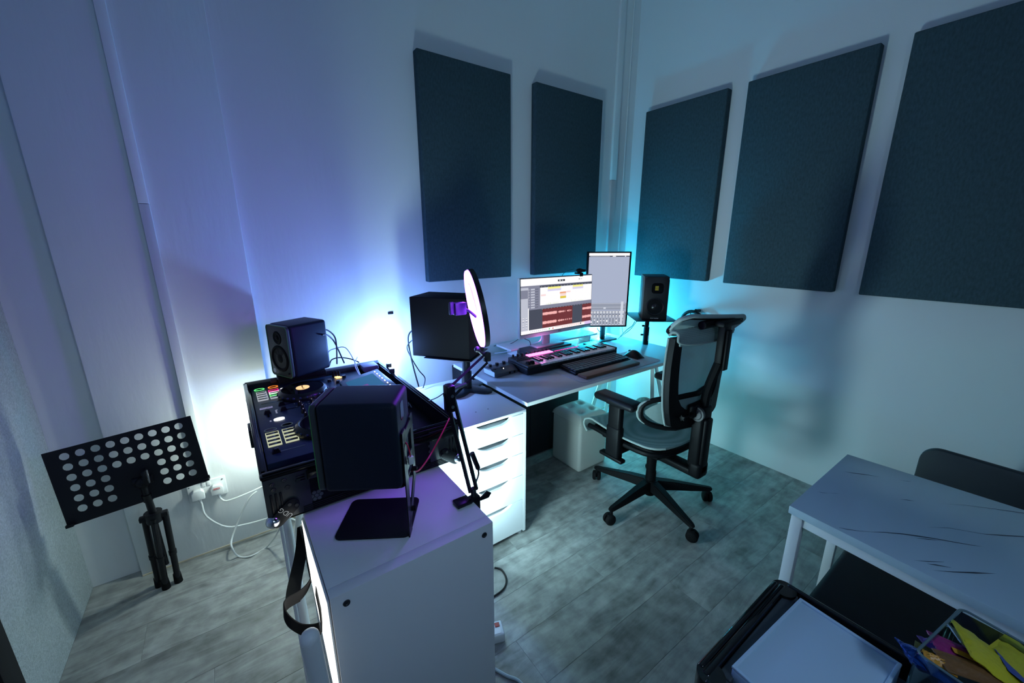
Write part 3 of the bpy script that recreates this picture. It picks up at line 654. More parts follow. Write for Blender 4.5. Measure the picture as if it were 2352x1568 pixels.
# middle speaker on the drawer unit
PLZ = .90
def plate_corners(cx, cy, a, w2, d2, z): return Matrix.Translation((cx, cy, z)) @ Matrix.Rotation(a, 4, 'Z')
pf, pl_, pr_ = at(1082, 830, 2, PLZ), at(985, 815, 2, PLZ), at(1121, 800, 2, PLZ)
e1 = (pr_-pf); e2 = (pl_-pf)
Mp = frame_M(pf, e1, e2)
t = thing('speaker_stand', 'black stand with a spider foot on the drawer unit', 'stand', (.99, 1.79, .70))
part('speaker_plate', MB().box(0, e1.length, 0, e2.length, -.004, 0, .001, M=Mp), blk, t)
pc = Vector((.985, 1.80, 0))
part('pole', MB().cyl((pc.x, pc.y, .715), (pc.x, pc.y, .80), .028).cyl((pc.x, pc.y, .80), (pc.x, pc.y, PLZ-.004), .022).cyl((pc.x, pc.y, PLZ-.03), (pc.x, pc.y, PLZ-.004), .035), dsteel, t)
sp = []
for k in range(48):
    a = k*2*PI/48; rr = .105+.045*math.cos(4*(a-.55)); sp.append((rr*math.cos(a), rr*math.sin(a)*.95))
part('spider_foot', MB().prism(sp, .012, Matrix.Translation((pc.x-.0, pc.y-.01, .701)), .003), mat('teal_black', (.010, .014, .016), .35), t)
SH = .31
c0 = Mp @ Vector((.035, .012, 0)); a1 = math.atan2(e1.y, e1.x)
t = thing('studio_speaker', 'large black studio speaker seen from behind beside the ring light', 'speaker', Mp @ Vector((.1, .15, 0)))
MS = Mp
DD = e2.length+.07; WW = e1.length-.03
part('cabinet', MB().box(.012, WW, -.0+.012, DD, .001, SH, .004, 3, MS), mat('speaker_matte', (.007, .007, .009), .75, spec=.2, bump=(300, .2, .001, (1, 1, 1))), t)
part('front_baffle', MB().box(WW, WW+.008, .014, DD-.002, .004, SH-.004, .003, 2, MS), blk, t)
for zz, r_ in ((.11, .07), (.235, .03)):
    part('woofer' if r_ > .05 else 'tweeter', MB().lathe([(0, .006), (r_*.3, .003), (r_*.8, -.002), (r_, .005), (r_*1.08, 0)], 32, MS @ Matrix(((0, 0, 1, WW+.008), (1, 0, 0, DD/2), (0, 1, 0, zz), (0, 0, 0, 1)))), rub, t)
qa = MS @ Vector((.03, DD, .12)); qb = MS @ Vector((.03, DD, .07))
cable('black power cable leaving the rear of the large studio speaker in a loop', A_((962, 757, 1, qa.y), (948, 758, 1, 2.0), (938, 772, 1, 2.02), (940, 800, 1, 2.02), (950, 845, 1, 2.0), (962, 888, 2, .71)), .004, cable_b, 'speaker_cable')
cable('black signal cable crossing below the large studio speaker', A_((962, 773, 1, qa.y), (948, 780, 1, 2.0), (935, 797, 1, 2.02), (945, 822, 1, 2.02), (962, 850, 1, 1.99), (976, 868, 1, 1.97), (972, 890, 2, .71)), .003, cable_b, 'speaker_cable')

# ------------------------------------------------------------------ drawer unit
t = thing('drawer_unit', 'white five-drawer unit with cut-out handles left of the desk', 'drawers', (.903, 1.69, 0))
DX0, DX1, DY0, DY1 = .722, 1.084, 1.400, 1.98
part('top_panel', MB().box(DX0, DX1, DY0, DY1, .686, .70, .001), white, t)
part('side_panel', MB().box(DX1-.014, DX1, DY0, DY1, 0.02, .686), white, t)
part('side_panel', MB().box(DX0, DX0+.014, DY0, DY1, 0.02, .686), white, t)
part('back_panel', MB().box(DX0+.014, DX1-.014, DY1-.01, DY1, .02, .686).box(DX0+.014, DX1-.014, DY0+.03, DY1-.01, .02, .03), white, t)
for x_ in (DX0+.02, DX1-.02):
    for y_ in (DY0+.03, DY1-.03): part('foot', MB().cyl((x_, y_, 0), (x_, y_, .02), .014), whitep, t)
zt = [.682, .578, .474, .352, .212, .028]
hm = mat('recess_dark', (.02, .02, .022), .8)
for k in range(5):
    z1, z0 = zt[k]-.0015, zt[k+1]+.0015; xa, xb = DX0+.016, DX1-.016; hc = .905; n_ = 14
    top = [(xb, z1)]
    for i in range(n_+1):
        s_ = i/n_; x = hc+.095-.19*s_; f_ = math.sin(PI*s_)**.6 if 0 < s_ < 1 else 0
        f_ = min(1, f_*1.15); top.append((x, z1-.026*f_))
    top += [(xa, z1), (xa, z0), (xb, z0)]
    b = MB().prism(top, .016, frame_M((0, DY0+.017, 0), (1, 0, 0), (0, 0, 1)) @ Matrix.Diagonal((1, 1, 1, 1)))
    d_ = part('drawer_front', b, white, t)
    part('recess', MB().box(xa+.01, xb-.01, DY0+.05, DY0+.055, z0, z1), hm, d_)
    part('recess_lip', MB().box(hc-.09, hc+.09, DY0+.018, DY0+.05, z1-.034, z1-.028), mat('lip_grey', (.35, .37, .39), .6), d_)
for (px, py) in ((1093, 946), (1121, 939)):
    q = at(px, py, 2, .70); part('screw_hole', MB().cyl((q.x, q.y, .7), (q.x, q.y, .7004), .003), blk, t)

# ------------------------------------------------------------------ desk
DKZ = .73; TX0, TX1, TY0, TY1 = 1.092, 2.53, 1.402, 2.16
t = thing('desk', 'long pale desk with white trestle legs in the room corner', 'desk', (1.8, 1.78, 0))
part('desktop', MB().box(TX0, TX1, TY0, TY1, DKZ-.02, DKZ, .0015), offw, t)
part('edge_band', MB().box(TX0-.001, TX1, TY0-.0012, TY0, DKZ-.0195, DKZ-.0008).box(TX0-.0012, TX0, TY0, TY1, DKZ-.0195, DKZ-.0008), mat('edge_band', (.72, .74, .70), .5), t)
for xx in (2.36,):
    tr_ = part('trestle', MB().box(xx-.02, xx+.02, 1.50, 2.06, DKZ-.045, DKZ-.02, .002), whitep, t)
    for (ya, yb) in ((1.60, 1.47), (1.96, 2.09)):
        for dx in ((0,) if xx < 1.5 else (-.11, .11)):
            part('leg', MB().tube([(xx+dx*.1, ya if xx > 1.5 else yb, DKZ-.04), (xx+dx, yb, 0.001)], .018, 4, smooth=0), whitep, tr_)
# riser shelf
t = thing('monitor_riser', 'pale low riser shelf under the landscape monitor', 'shelf', (1.84, 2.08, DKZ))
RZ = .795
part('board', MB().box(1.44, 2.25, 2.025, 2.20, RZ-.014, RZ, .003), mat('riser_pale', (.70, .74, .76), .35), t)
for x_ in (1.50, 2.18): part('leg', MB().box(x_, x_+.015, 2.04, 2.155, DKZ, RZ-.014), whitep, t)

# black cabinet below desk
t = thing('storage_cabinet', 'low black cabinet under the desk beside the drawer unit', 'cabinet', (1.56, 2.08, 0))
part('body', MB().box(1.10, 2.02, 1.985, 2.20, 0, .709, .002), blk2, t)
for k in range(2): part('door', MB().box(1.104+k*.458, 1.558+k*.458, 1.968, 1.984, .01, .695, .002), mat('cabinet_black', (.008, .010, .014), .6), t)

# ------------------------------------------------------------------ landscape monitor
t = thing('landscape_monitor', 'wide silver-framed monitor showing a music arrangement window', 'monitor', (1.68, 1.95, RZ))
mBL, mBR, mTL = at(1190, 779, 1, 1.86), at(1351, 752, 1, 1.90), at(1197, 641, 1, 1.875)
mTR = at(1366, 628, 1, 1.915)
Xm = (mBR-mBL+mTR-mTL)/2; Ym = (mTL-mBL+mTR-mBR)/2; Om = (mBL+mBR+mTL+mTR)/4; Mm = frame_M(Om, Xm, Ym); mw, mh = Xm.length/2, Ym.length/2
silver = mat('silver_plastic', (.45, .47, .52), .4, .3)
part('frame', MB().box(-mw, mw, -mh, mh, -.022, 0, .004, 2, Mm), mat('silver_white', (.78, .80, .84), .45), t)
part('bezel', MB().box(-mw+.004, mw-.002, -mh+.022, mh-.002, 0, .0012, .0005, 1, Mm), gloss, t)
cs = {}
def scr(n_, c, s_=1.0): return em('ui_'+n_, c, s_)
W1 = scr('white', (1, .99, 1), 1.0); G1 = scr('grey', (.30, .31, .42), .75); G2 = scr('slate', (.11, .12, .17), .6); DR = scr('dark_red', (.22, .035, .035), .8); PK = scr('pink', (1, .50, .48), .95)
YE = scr('yellow', (1, .93, .25), 1); LV = scr('lavender', (.78, .74, 1), .9); ORG = scr('orange', (.9, .26, .06), .9); PCH = scr('peach', (1, .6, .45), .9); MU = scr('mustard', (.85, .62, .05), .9); LG = scr('light_grey', (.62, .64, .75), .85); RS = scr('rose', (1, .75, .75), .95); BK = scr('black', (.01, .01, .015), .3); GN = scr('green', (.1, .7, .25), .9); RD = scr('red', (.85, .15, .15), .9); PU = scr('violet', (.80, .62, 1), .9); LM = scr('lime', (.68, .8, .35), .9)
sx0, sx1, sy0, sy1 = -mw+.008, mw-.005, -mh+.026, mh-.006
b = MB(); layer = [0]
def ui(mt, x0, x1, y0, y1, lv):
    """x from 0 left to 1 right, y from 0 top to 1 bottom"""
    z = .0014+lv*.00012; b.m(mt)
    X_ = lambda x: sx0+(sx1-sx0)*x; Y_ = lambda yy: sy1-(sy1-sy0)*yy
    b.quad(*[Mm @ Vector((X_(p), Y_(q), z)) for p, q in ((x0, y1), (x1, y1), (x1, y0), (x0, y0))])
ui(W1, 0, 1, 0, 1, 0)
ui(BK, .485, .585, .045, .08, 1); ui(LG, .50, .515, .05, .075, 2); ui(W1, .52, .527, .05, .075, 2); ui(LG, .545, .56, .052, .075, 2)
ui(BK, .79, .815, .055, .065, 1); ui(BK, .83, .84, .055, .065, 1)
ui(G1, 0, 1, .125, .155, 1); ui(G2, .24, 1, .135, .172, 2)
for k in range(16): ui(W1, .26+k*.045, .265+k*.045, .155, .162, 3)
ui(G1, 0, .245, .125, .53, 1); ui(LG, 0, .095, .155, .36, 2); ui(G1, .0, .09, .20, .35, 3); ui(LG, .0, .09, .36, .935, 2)
for k in range(8):
    y0 = .18+k*.047; ui(LG, .125, .175, y0, y0+.028, 3); ui(G2, .185, .198, y0+.006, y0+.018, 3); ui(G2, .207, .218, y0+.006, y0+.018, 3); ui(W1, .10, .106, y0+.01, y0+.018, 3)
for x0, n_ in ((.345, 8), (.70, 7)):
    ui(LV, x0, x0+n_*.022+.01, .20, .25, 2); ui(YE, x0+.004, x0+n_*.022+.006, .172, .195, 2)
    for k in range(n_): ui(YE, x0+.006+k*.022, x0+.020+k*.022, .18, .215, 3)
ui(ORG, .515, .605, .285, .30, 2); ui(PCH, .515, .605, .30, .325, 2); ui(RS, .52, .605, .33, .36, 2); ui(MU, .52, .605, .365, .405, 2); ui(LM, .52, .605, .405, .41, 3)
ui(RS, .61, .67, .275, .305, 2); ui(RS, .255, .32, .30, .33, 2)
for k in range(12):
    x0 = .335+k*.014+random.uniform(-.003, .003); ui(LM, x0, x0+.003, .495-random.uniform(0, .03), .50, 2)
    x0 = .685+k*.016; ui(LM, x0, x0+.003, .495-random.uniform(0, .045), .50, 2)
ui(G1, .10, 1, .50, .575, 2); ui(G2, .10, 1, .565, .935, 3)
for k in range(18): ui(W1, .27+k*.042, .274+k*.042, .570, .577, 4)
ui(DR, .275, .705, .575, .935, 4); ui(DR, .855, 1, .575, .935, 4)
for k in range(48): ui(G2, .11+k*.0187, .1115+k*.0187, .60, .93, 5)
for y_ in (.665, .835):
    x = .278
    while x < .70:
        e = (x-.278)/.42; a = (.028 if e < .45 else .022*(random.random()**.4)) * random.uniform(.7, 1.1)
        if not (.46 < e < .5) and (e < .72 or random.random() < .35): ui(PK, x, x+.0045, y_-a, y_+a, 6)
        x += .0042
    x = .86
    while x < 1:
        a = .026*random.uniform(.7, 1.1); ui(PK, x, x+.0045, y_-a, y_+a, 6); x += .0045
for x0 in (.02, .06):
    for y0, hh in ((.70, .02), (.74, .03), (.80, .015), (.835, .02), (.89, .015)): ui(W1, x0, x0+.02, y0, y0+hh*.5, 3); ui(G1, x0, x0+.02, y0+hh*.6, y0+hh, 3)
ui(W1, 0, 1, .935, 1, 4); ui(RS, .45, 1, .94, .96, 5); ui(PU, .9, 1, .935, 1, 5); ui(GN, .365, .38, .955, .98, 6); ui(RD, .415, .43, .955, .98, 6); ui(BK, .83, .845, .95, .975, 6)
for k in range(9): ui(LG, .12+k*.025, .13+k*.025, .96, .975, 6)
for k in range(8): ui(RS, .55+k*.035, .572+k*.035, .965, .985, 6)
part('screen', b, None, t)
text('logo', 'AOC', .013, Mm @ Matrix.Translation((0.015, -mh+.012, .0006)), mat('logo_grey', (.15, .15, .18), .5), t)
part('power_light', MB().cyl(Mm @ Vector((mw-.03, -mh+.01, 0)), Mm @ Vector((mw-.03, -mh+.01, .001)), .0015), W1, t)
part('stand_neck', MB().box(1.66, 1.72, 1.965, 1.985, RZ+.010, 1.05, .004), silver, t)
sbx = (1.52, 1.90)
o = thing('box_under_monitor', 'dark flat box lying on the desk below the landscape monitor', 'box', (1.68, 1.96, DKZ))
part('lid', MB().box(1.50, 1.86, 1.90, 2.018, .765, .800, .003), mat('dark_slate', (.030, .034, .045), .5), o)
part('body', MB().box(1.505, 1.855, 1.904, 2.016, DKZ, .765, .002), blk, o)
for s_ in (o,): pass
part('stand_base', MB().box(1.58, 1.82, 1.93, 2.015, .8005, .812, .003), silver, t)
# webcam on top
wq = at(1331, 625, 1, 1.92)
t = thing('webcam', 'small black webcam clipped on top of the landscape monitor', 'webcam', wq)
part('body', MB().ball(wq+Vector((0, 0, .012)), .018, (1.6, .8, .8)).cyl(wq+Vector((0, -.02, .012)), wq+Vector((0, .0, .012)), .012), blk, t)
part('clip', MB().box(wq.x-.018, wq.x+.018, wq.y-.006, wq.y+.03, wq.z-.012, wq.z-.002, .002).box(wq.x-.014, wq.x+.014, wq.y-.022, wq.y-.016, wq.z-.026, wq.z-.002, .002), blk, t)
part('arm', MB().box(wq.x+.01, wq.x+.055, wq.y-.006, wq.y+.012, wq.z+.0, wq.z+.018, .004), blk, t)
part('lens', MB().lathe([(0, .001), (.005, .002), (.007, 0)], 16, frame_M(wq+Vector((0, -.0205, .012)), (1, 0, 0), (0, 0, 1))), gloss, t)
cable('thin black webcam cable dropping behind the landscape monitor', A_((1318, 618, 1, 1.95), (1305, 622, 1, 1.97), (1292, 632, 1, 1.99), (1290, 660, 1, 2.0)), .0018, cable_b, 'webcam_cable')

# ------------------------------------------------------------------ portrait monitor
t = thing('portrait_monitor', 'black portrait monitor showing a mixing console window', 'monitor', (2.30, 2.0, DKZ))
R0 = Vector((2.430, 1.900, .842)); L0 = Vector((2.160, 2.078, .842)); Xv = R0-L0; Mv = frame_M((R0+L0)/2+Vector((0, 0, .279)), Xv, (0, 0, 1)); vw = Xv.length/2; vh = .279
part('frame', MB().box(-vw, vw, -vh, vh, -.028, 0, .003, 2, Mv), blk, t)
b = MB(); sx0, sx1, sy0, sy1 = -vw+.012, vw-.014, -vh+.012, vh-.010; Mm_ = Mm; Mm = Mv
VB = scr('pale_blue', (.42, .47, .62), .95); VC = scr('mid_grey', (.33, .36, .45), .9); VD = scr('silver', (.66, .70, .80), .95)
ui(VB, 0, 1, 0, 1, 0); ui(W1, 0, 1, 0, .035, 1); ui(G2, 0, 1, .035, .05, 1)
for k in range(22): ui(VD, .03+k*.022, .043+k*.022, .039, .047, 2)
ui(W1, .58, .66, .038, .048, 2); ui(W1, .88, .91, .038, .048, 2)
ui(VC, 0, 1, .68, 1, 1)
for k in range(28):
    for yy in (.685, .735): ui(VD, .02+k*.034, .044+k*.034, yy, yy+.006, 2)
ui(VD, .42, .48, .742, .762, 3); ui(VB, 0, 1, .775, .79, 2)
for k in range(12):
    x0 = .02+k*.08
    ui(W1, x0, x0+.05, .80, .812, 2); ui(VD, x0, x0+.05, .818, .828, 2); ui(G2, x0+.008, x0+.022, .835, .847, 2); ui(W1, x0+.01, x0+.04, .855, .868, 2); ui(VD, x0, x0+.05, .875, .885, 2)
    ui(G2, x0+.022, x0+.028, .90, .975, 2); ui(W1, x0+.010, x0+.042, .905+.05*random.random(), .0+.925+.05*random.random(), 3); ui(VD, x0+.055, x0+.065, .89, .985, 2); ui(VD, x0, x0+.05, .98, .99, 3)
ui(VD, .86, .92, .66, .99, 4)
part('screen', b, None, t); Mm = Mm_
nb = (R0+L0)/2+Vector((.03, .05, 0))
part('stand_neck', MB().box(nb.x-.02, nb.x+.02, nb.y-.006, nb.y+.014, DKZ+.008, 1.14, .004), dsteel, t)
part('stand_base', MB().box(nb.x-.10, nb.x+.10, nb.y-.06, nb.y+.05, DKZ, DKZ+.008, .003), dsteel, t)
cable('thin black monitor cable curling beside the portrait monitor', A_((1435, 712, 1, 1.93), (1437, 720, 1, 1.93), (1433, 726, 1, 1.95), (1428, 740, 1, 1.97), (1431, 765, 2, .735)), .002, cable_b, 'monitor_cable')
cable('black cable trailing on the desk under the portrait monitor', A_((1371, 752, 1, 2.02), (1377, 761, 2, .80), (1392, 768, 2, .736), (1402, 771, 2, .736)), .0025, cable_b, 'monitor_cable')

# ------------------------------------------------------------------ corner speaker on a desk stand
PZ = .952
t = thing('speaker_stand', 'black pole stand with a square plate at the right end of the desk', 'stand', (2.49, 1.765, DKZ))
pq = [at(1440, 717, 2, PZ), at(1455, 737, 2, PZ), at(1547, 738, 2, PZ), at(1530, 717, 2, PZ)]
pcn = sum(pq, Vector())/4; e1 = (pq[2]-pq[1]+pq[3]-pq[0])/2; e2 = (pq[0]-pq[1]+pq[3]-pq[2])/2; Mp = frame_M(pcn, e1, e2)
part('speaker_plate', MB().box(-e1.length/2, e1.length/2, -e2.length/2, e2.length/2, -.004, 0, .001, M=Mp), blk, t)
part('pole', MB().cyl((2.475, 1.755, DKZ), (2.475, 1.755, .86), .021).cyl((2.475, 1.755, .855), (2.47, 1.75, .935), .016).cyl((2.47, 1.75, .925), (2.47, 1.75, PZ-.004), .026), blk, t)
part('clamp_knob', MB().cyl((2.468, 1.77, .80), (2.452, 1.785, .80), .007).cyl((2.46, 1.765, .87), (2.448, 1.775, .87), .007), rub, t)
part('decal', MB().box(2.468, 2.474, 1.7325, 1.734, .76, .80), mat('decal_pale', (.4, .5, .55), .5), t)
t = thing('studio_speaker', 'black studio speaker with yellow ribbon tweeter in the room corner', 'speaker', pcn)
f0, f1 = at(1474, 734, 2, PZ+.001), at(1530, 736, 2, PZ+.001)
ex = (f1-f0); SWd = ex.length; Mq = frame_M(f0, ex, Vector((-ex.y, ex.x, 0))); hS = .292; dS = .235
chev = mat('speaker_black', (.006, .007, .009), .45)
prof = [(0, 0), (SWd, 0), (SWd, hS), (0, hS)]
part('cabinet', MB().box(0, SWd, .008, dS, 0, hS, .002, 2, Mq), mat('speaker_side', (.030, .034, .040), .4), t)
part('front_baffle', MB().prism([(0.0, 0), (SWd, 0), (SWd, hS-.02), (SWd-.02, hS), (.02, hS), (0, hS-.02)], .012, Mq @ Matrix(((1, 0, 0, 0), (0, 0, 1, -.002), (0, 1, 0, 0), (0, 0, 0, 1))), .002), chev, t)
Mf = Mq @ Matrix(((1, 0, 0, 0), (0, 0, -1, -.002), (0, 1, 0, 0), (0, 0, 0, 1)))
part('woofer', MB().lathe([(0, .006), (.014, .005), (.022, 0), (SWd*.30, -.001), (SWd*.34, .004), (SWd*.37, .002), (SWd*.39, 0)], 36, Mf @ Matrix.Translation((SWd*.5, hS*.31, 0))), mat('cone', (.012, .012, .014), .3), t)
for k in range(5): part('ribbon_fold', MB().box(SWd*.44, SWd*.58, hS*.695+k*.0062, hS*.695+k*.0062+.0036, 0, .0012, M=Mf), mat('gold_ribbon', (.75, .50, .05), .35, .4), t)
part('waveguide', MB().prism(rrect(SWd*.30, SWd*.78, hS*.62, hS*.86, .02), .0006, Mf), gloss, t)
text('logo', 'ADAM AUDIO', .0085, Mf @ Matrix.Translation((SWd*.5, hS*.045, .001)), mat('badge_white', (.8, .8, .8), .5), t)
cable('two-strand black cable hanging from the corner speaker to the desk', A_((1458, 738, 1, 1.85), (1452, 748, 1, 1.88), (1440, 757, 1, 1.92), (1424, 773, 2, .735)), .003, cable_b, 'speaker_cable')
cable('black cable running beside it from the corner speaker to the desk', A_((1462, 738, 1, 1.85), (1448, 756, 1, 1.88), (1432, 768, 1, 1.92), (1419, 778, 2, .735)), .0025, cable_b, 'speaker_cable')
# headphones-like hanging ring behind chair
t = thing('headphones', 'black headphones hanging on the right wall behind the chair headrest', 'headphones', at(1590, 735, 0, 2.74))
hc_ = at(1589, 741, 0, 2.735); R_ = .083
part('headband', MB().tube([(hc_.x, hc_.y-R_*math.cos(a), hc_.z+R_*math.sin(a)) for a in [k*PI/10 for k in range(-1, 12)]], .012, 10, smooth=2), blk, t)
part('hook', MB().cyl((2.785, hc_.y-.02, hc_.z+R_+.005), (2.735, hc_.y-.02, hc_.z+R_+.01), .012), blk, t)
for s_ in (-1, 1): part('ear_cup', MB().ball((hc_.x, hc_.y+s_*R_, hc_.z-.035), .04, (.9, .45, 1.1)), blk, t)
part('inner_wire', MB().tube([(hc_.x, hc_.y+.02, hc_.z+R_-.01), (hc_.x, hc_.y, hc_.z+.03), (hc_.x, hc_.y-.02, hc_.z)], .003), blk, t)

# ------------------------------------------------------------------ MIDI keyboard
KZ = .795
a_, b2, c_ = at(1197, 840, 2, KZ-.01), at(1428, 800, 2, KZ), at(1365, 771, 2, KZ)
t = thing('midi_keyboard', 'long black MIDI keyboard with glowing pink pads on the desk', 'keyboard', (1.72, 1.82, DKZ))
KX0, KX1, KY0, KY1 = 1.325, 2.065, 1.685, 1.895
Mk = Matrix.Translation((1.70, 1.80, 0)) @ Matrix.Rotation(-.03, 4, 'Z') @ Matrix.Translation((-1.70, -1.80, 0))
part('body', MB().box(KX0, KX1, KY0, KY1, DKZ+.004, KZ-.018, .008, 3, Mk), blk, t)
part('control_deck', MB().box(KX0+.004, KX1-.004, KY0+.118, KY1, KZ-.022, KZ-.002, .004, 2, Mk).box(KX0+.004, KX0+.10, KY0+.002, KY0+.125, KZ-.022, KZ-.006, .006, 2, Mk).box(KX1-.012, KX1, KY0+.002, KY0+.125, KZ-.022, KZ-.004, .003, 2, Mk), charc, t)
nW = 29; kw = (KX1-.014-(KX0+.104))/nW
kwm = mat('key_ivory', (.78, .79, .80), .3)
for k in range(nW):
    x0 = KX0+.104+k*kw; part('white_key', MB().box(x0+.0004, x0+kw-.0006, KY0+.004, KY0+.12, KZ-.02, KZ-.008, .0012, 1, Mk), kwm, t)
    if k % 7 in (0, 1, 3, 4, 5) and k < nW-1: part('black_key', MB().box(x0+kw*.68, x0+kw*1.30, KY0+.050, KY0+.12, KZ-.008, KZ+.002, .0012, 1, Mk), blk, t)
for i in range(8):
    for j in range(2):
        part('drum_pad', MB().box(KX0+.115+i*.024, KX0+.135+i*.024, KY0+.142+j*.022, KY0+.160+j*.022, KZ-.002, KZ+.003, .001, 1, Mk), em('pad_pink', (1, .22, .75), 2.6), t)
part('pad_glow_strip', MB().box(KX0+.113, KX0+.308, KY0+.138, KY0+.141, KZ-.002, KZ-.001, M=Mk), em('pad_rose', (1, .02, .35), 1.6), t)
for i in range(12): part('mini_button', MB().box(KX0+.325+i*.017, KX0+.337+i*.017, KY0+.150, KY0+.156, KZ-.002, KZ, M=Mk), em('pad_rose', (1, .02, .35), 1.6), t)
for i in range(9): part('knob', MB().cyl((KX0+.03+i*.034, KY1-.018, KZ-.003), (KX0+.03+i*.034, KY1-.018, KZ+.014), .008, .007, M=Mk), knm, t)
part('display', MB().box(KX0+.52, KX0+.62, KY0+.16, KY0+.195, KZ-.002, KZ-.0005, M=Mk), gloss, t)
for i in range(2): part('wheel', MB().cyl((KX0+.025+i*.03, KY0+.04, KZ-.006), (KX0+.040+i*.03, KY0+.04, KZ-.006), .016, M=Mk), rub, t)
for i in range(4):
    for j in range(3): part('button', MB().box(KX0+.018+i*.020, KX0+.032+i*.020, KY0+.135+j*.017, KY0+.146+j*.017, KZ-.002, KZ+.001, M=Mk), charc, t)
lamp('pad_light', 'POINT', (KX0+.22, KY0+.18, KZ+.05), (1, .25, .8), .5, .04, parent=t)
tag(MB().tube(A_((1245, 768, 1, 1.90), (1240, 782, 1, 1.90), (1222, 790, 2, .80), (1195, 800, 2, .79), (1160, 808, 2, .76), (1136, 811, 2, .75)), .003, smooth=8).build('usb_cable', mat('pale_cable', (.55, .65, .75), .5)), 'pale USB cable from the monitor past the MIDI keyboard', 'cable')
cable('thin black cable on the riser shelf under the landscape monitor', A_((1190, 779, 1, 1.93), (1175, 788, 2, .80), (1155, 792, 2, .79), (1125, 795, 2, .76)), .002, cable_b, 'desk_cable')
cable('short black cable hanging below the landscape monitor', A_((1205, 778, 1, 1.93), (1216, 783, 1, 1.92), (1219, 793, 1, 1.90)), .002, cable_b, 'desk_cable')

# ------------------------------------------------------------------ desk mat, computer keyboard, rest, mouse
t = tag(MB().prism(rrect(1.50, 2.215, 1.432, 1.70, .03), .002, Matrix.Translation((0, 0, DKZ))).build('desk_mat', mat('mat_grey', (.50, .52, .56), .8)), 'pale grey desk mat under the keyboard and mouse', 'desk mat')
t = thing('computer_keyboard', 'black mechanical computer keyboard on the pale desk mat', 'keyboard', (1.79, 1.61, DKZ+.002))
Mk2 = Matrix.Translation((1.79, 1.61, DKZ+.002)) @ Matrix.Rotation(-.015, 4, 'Z') @ Matrix.Rotation(.07, 4, 'X')
part('case', MB().box(-.24, .24, -.070, .070, .005, .022, .004, 2, Mk2), blk, t)
kc = mat('keycap_teal', (.035, .055, .070), .45)
for r_ in range(5):
    n_ = 15; y0 = -.060+r_*.0245
    widths = [1]*15 if r_ else [1.25, 1.25, 1.25, 6.25, 1, 1, 1, 1, 1]
    x0 = -.232; tot = sum(widths); un = .464/tot
    for w_ in widths:
        part('keycap', MB().prism([(0, 0), (un*w_-.002, 0), (un*w_-.002, .0215), (0, .0215)], .009, Mk2 @ Matrix.Translation((x0, y0, .022)), .0022), kc, t); x0 += un*w_
t = tag(MB().box(-.235, .235, -.036, .036, 0, .017, .005, 3, Matrix.Translation((1.785, 1.493, DKZ+.0025))).build('wrist_rest', wood), 'brown walnut wrist rest in front of the computer keyboard', 'wrist rest')
t = thing('mouse', 'black ergonomic computer mouse right of the keyboard', 'mouse', (2.13, 1.60, DKZ+.002))
part('shell', MB().sheet(lambda u_, v_: (2.13+(u_-.5)*.075*(1-.25*abs(v_-.4)), 1.59+(v_-.5)*.115, DKZ+.003+.045*math.sin(PI*u_)**.6*math.sin(PI*min(1, v_*.95+.04))**.7), 14, 16, .002).box(2.10, 2.16, 1.545, 1.64, DKZ+.002, DKZ+.006, .001), blk, t)
part('scroll_wheel', MB().cyl((2.127, 1.625, DKZ+.033), (2.133, 1.625, DKZ+.033), .010), dsteel, t)

# ------------------------------------------------------------------ audio interface
t = thing('audio_interface', 'small grey audio interface with glowing knobs on the desk', 'audio interface', (1.23, 1.83, DKZ))
Mi = Matrix.Translation((1.235, 1.835, DKZ)) @ Matrix.Rotation(.05, 4, 'Z')
gi = mat('interface_grey', (.10, .11, .13), .35, .5)
part('body', MB().prism([(-.055, 0), (.055, 0), (.055, .040), (-.010, .040), (-.055, .018)], .165, Mi @ Matrix(((0, 0, 1, -.085), (1, 0, 0, 0), (0, 1, 0, .003), (0, 0, 0, 1))), .003), gi, t)
part('side_stripe', MB().box(-.087, -.085, -.052, .052, .008, .036, .001, 1, Mi), mat('stripe_pale', (.6, .7, .75), .4), t)
for i in range(3):
    for j in range(2):
        if j and i == 2: continue
        part('knob', MB().cyl((-.055+i*.05, .036-j*.045, .038-j*.012), (-.055+i*.05, .036-j*.045, .056-j*.012), .012, .010, M=Mi), knm, t)
part('level_light', MB().ball((-.030, -.01, .037), .004, n=8, M=Mi), em('led_red', (1, .1, .05), 5), t)
part('level_light', MB().ball((-.002, -.022, .033), .005, n=8, M=Mi), em('led_white', (1, .95, .9), 6), t)
for i in range(2): part('jack_port', MB().cyl((.02+i*.035, -.055, .014), (.02+i*.035, -.0565, .014), .007, M=Mi), rub, t)
cable('black cable leading from the audio interface towards the ring light arm', A_((1122, 808, 2, .775), (1100, 810, 2, .76), (1085, 806, 2, .74)), .0025, cable_b, 'desk_cable')

# ------------------------------------------------------------------ ring light on boom arm
RC = Vector((.712, 1.215, 1.251)); nr = Vector((-.925, .355, -.16)).normalized()
t = thing('ring_light', 'glowing purple ring light on a black scissor arm clamped to the cabinet', 'lamp', (.527, .96, .70))
Mr_ = frame_M(RC, nr.cross(Vector((0, 0, 1))), Vector((0, 0, 1))-nr*nr.z)
if (Mr_.to_3x3() @ Vector((0, 0, 1))).dot(nr) < 0: Mr_ = frame_M(RC, Vector((0, 0, 1)).cross(nr), Vector((0, 0, 1))-nr*nr.z)
RO, RI = .139, .098
part('housing', MB().lathe([(RI-.002, .004), (RI-.002, -.012), (RO+.001, -.014), (RO+.003, .004), (RI-.002, .004)], 64, Mr_), blk, t)
part('diffuser', MB().lathe([(RI, .004), (RI+.002, .011), (RO-.002, .011), (RO, .004), (RI, .004)], 64, Mr_), em('ring_glow', (.27, .058, 1), 28), t)
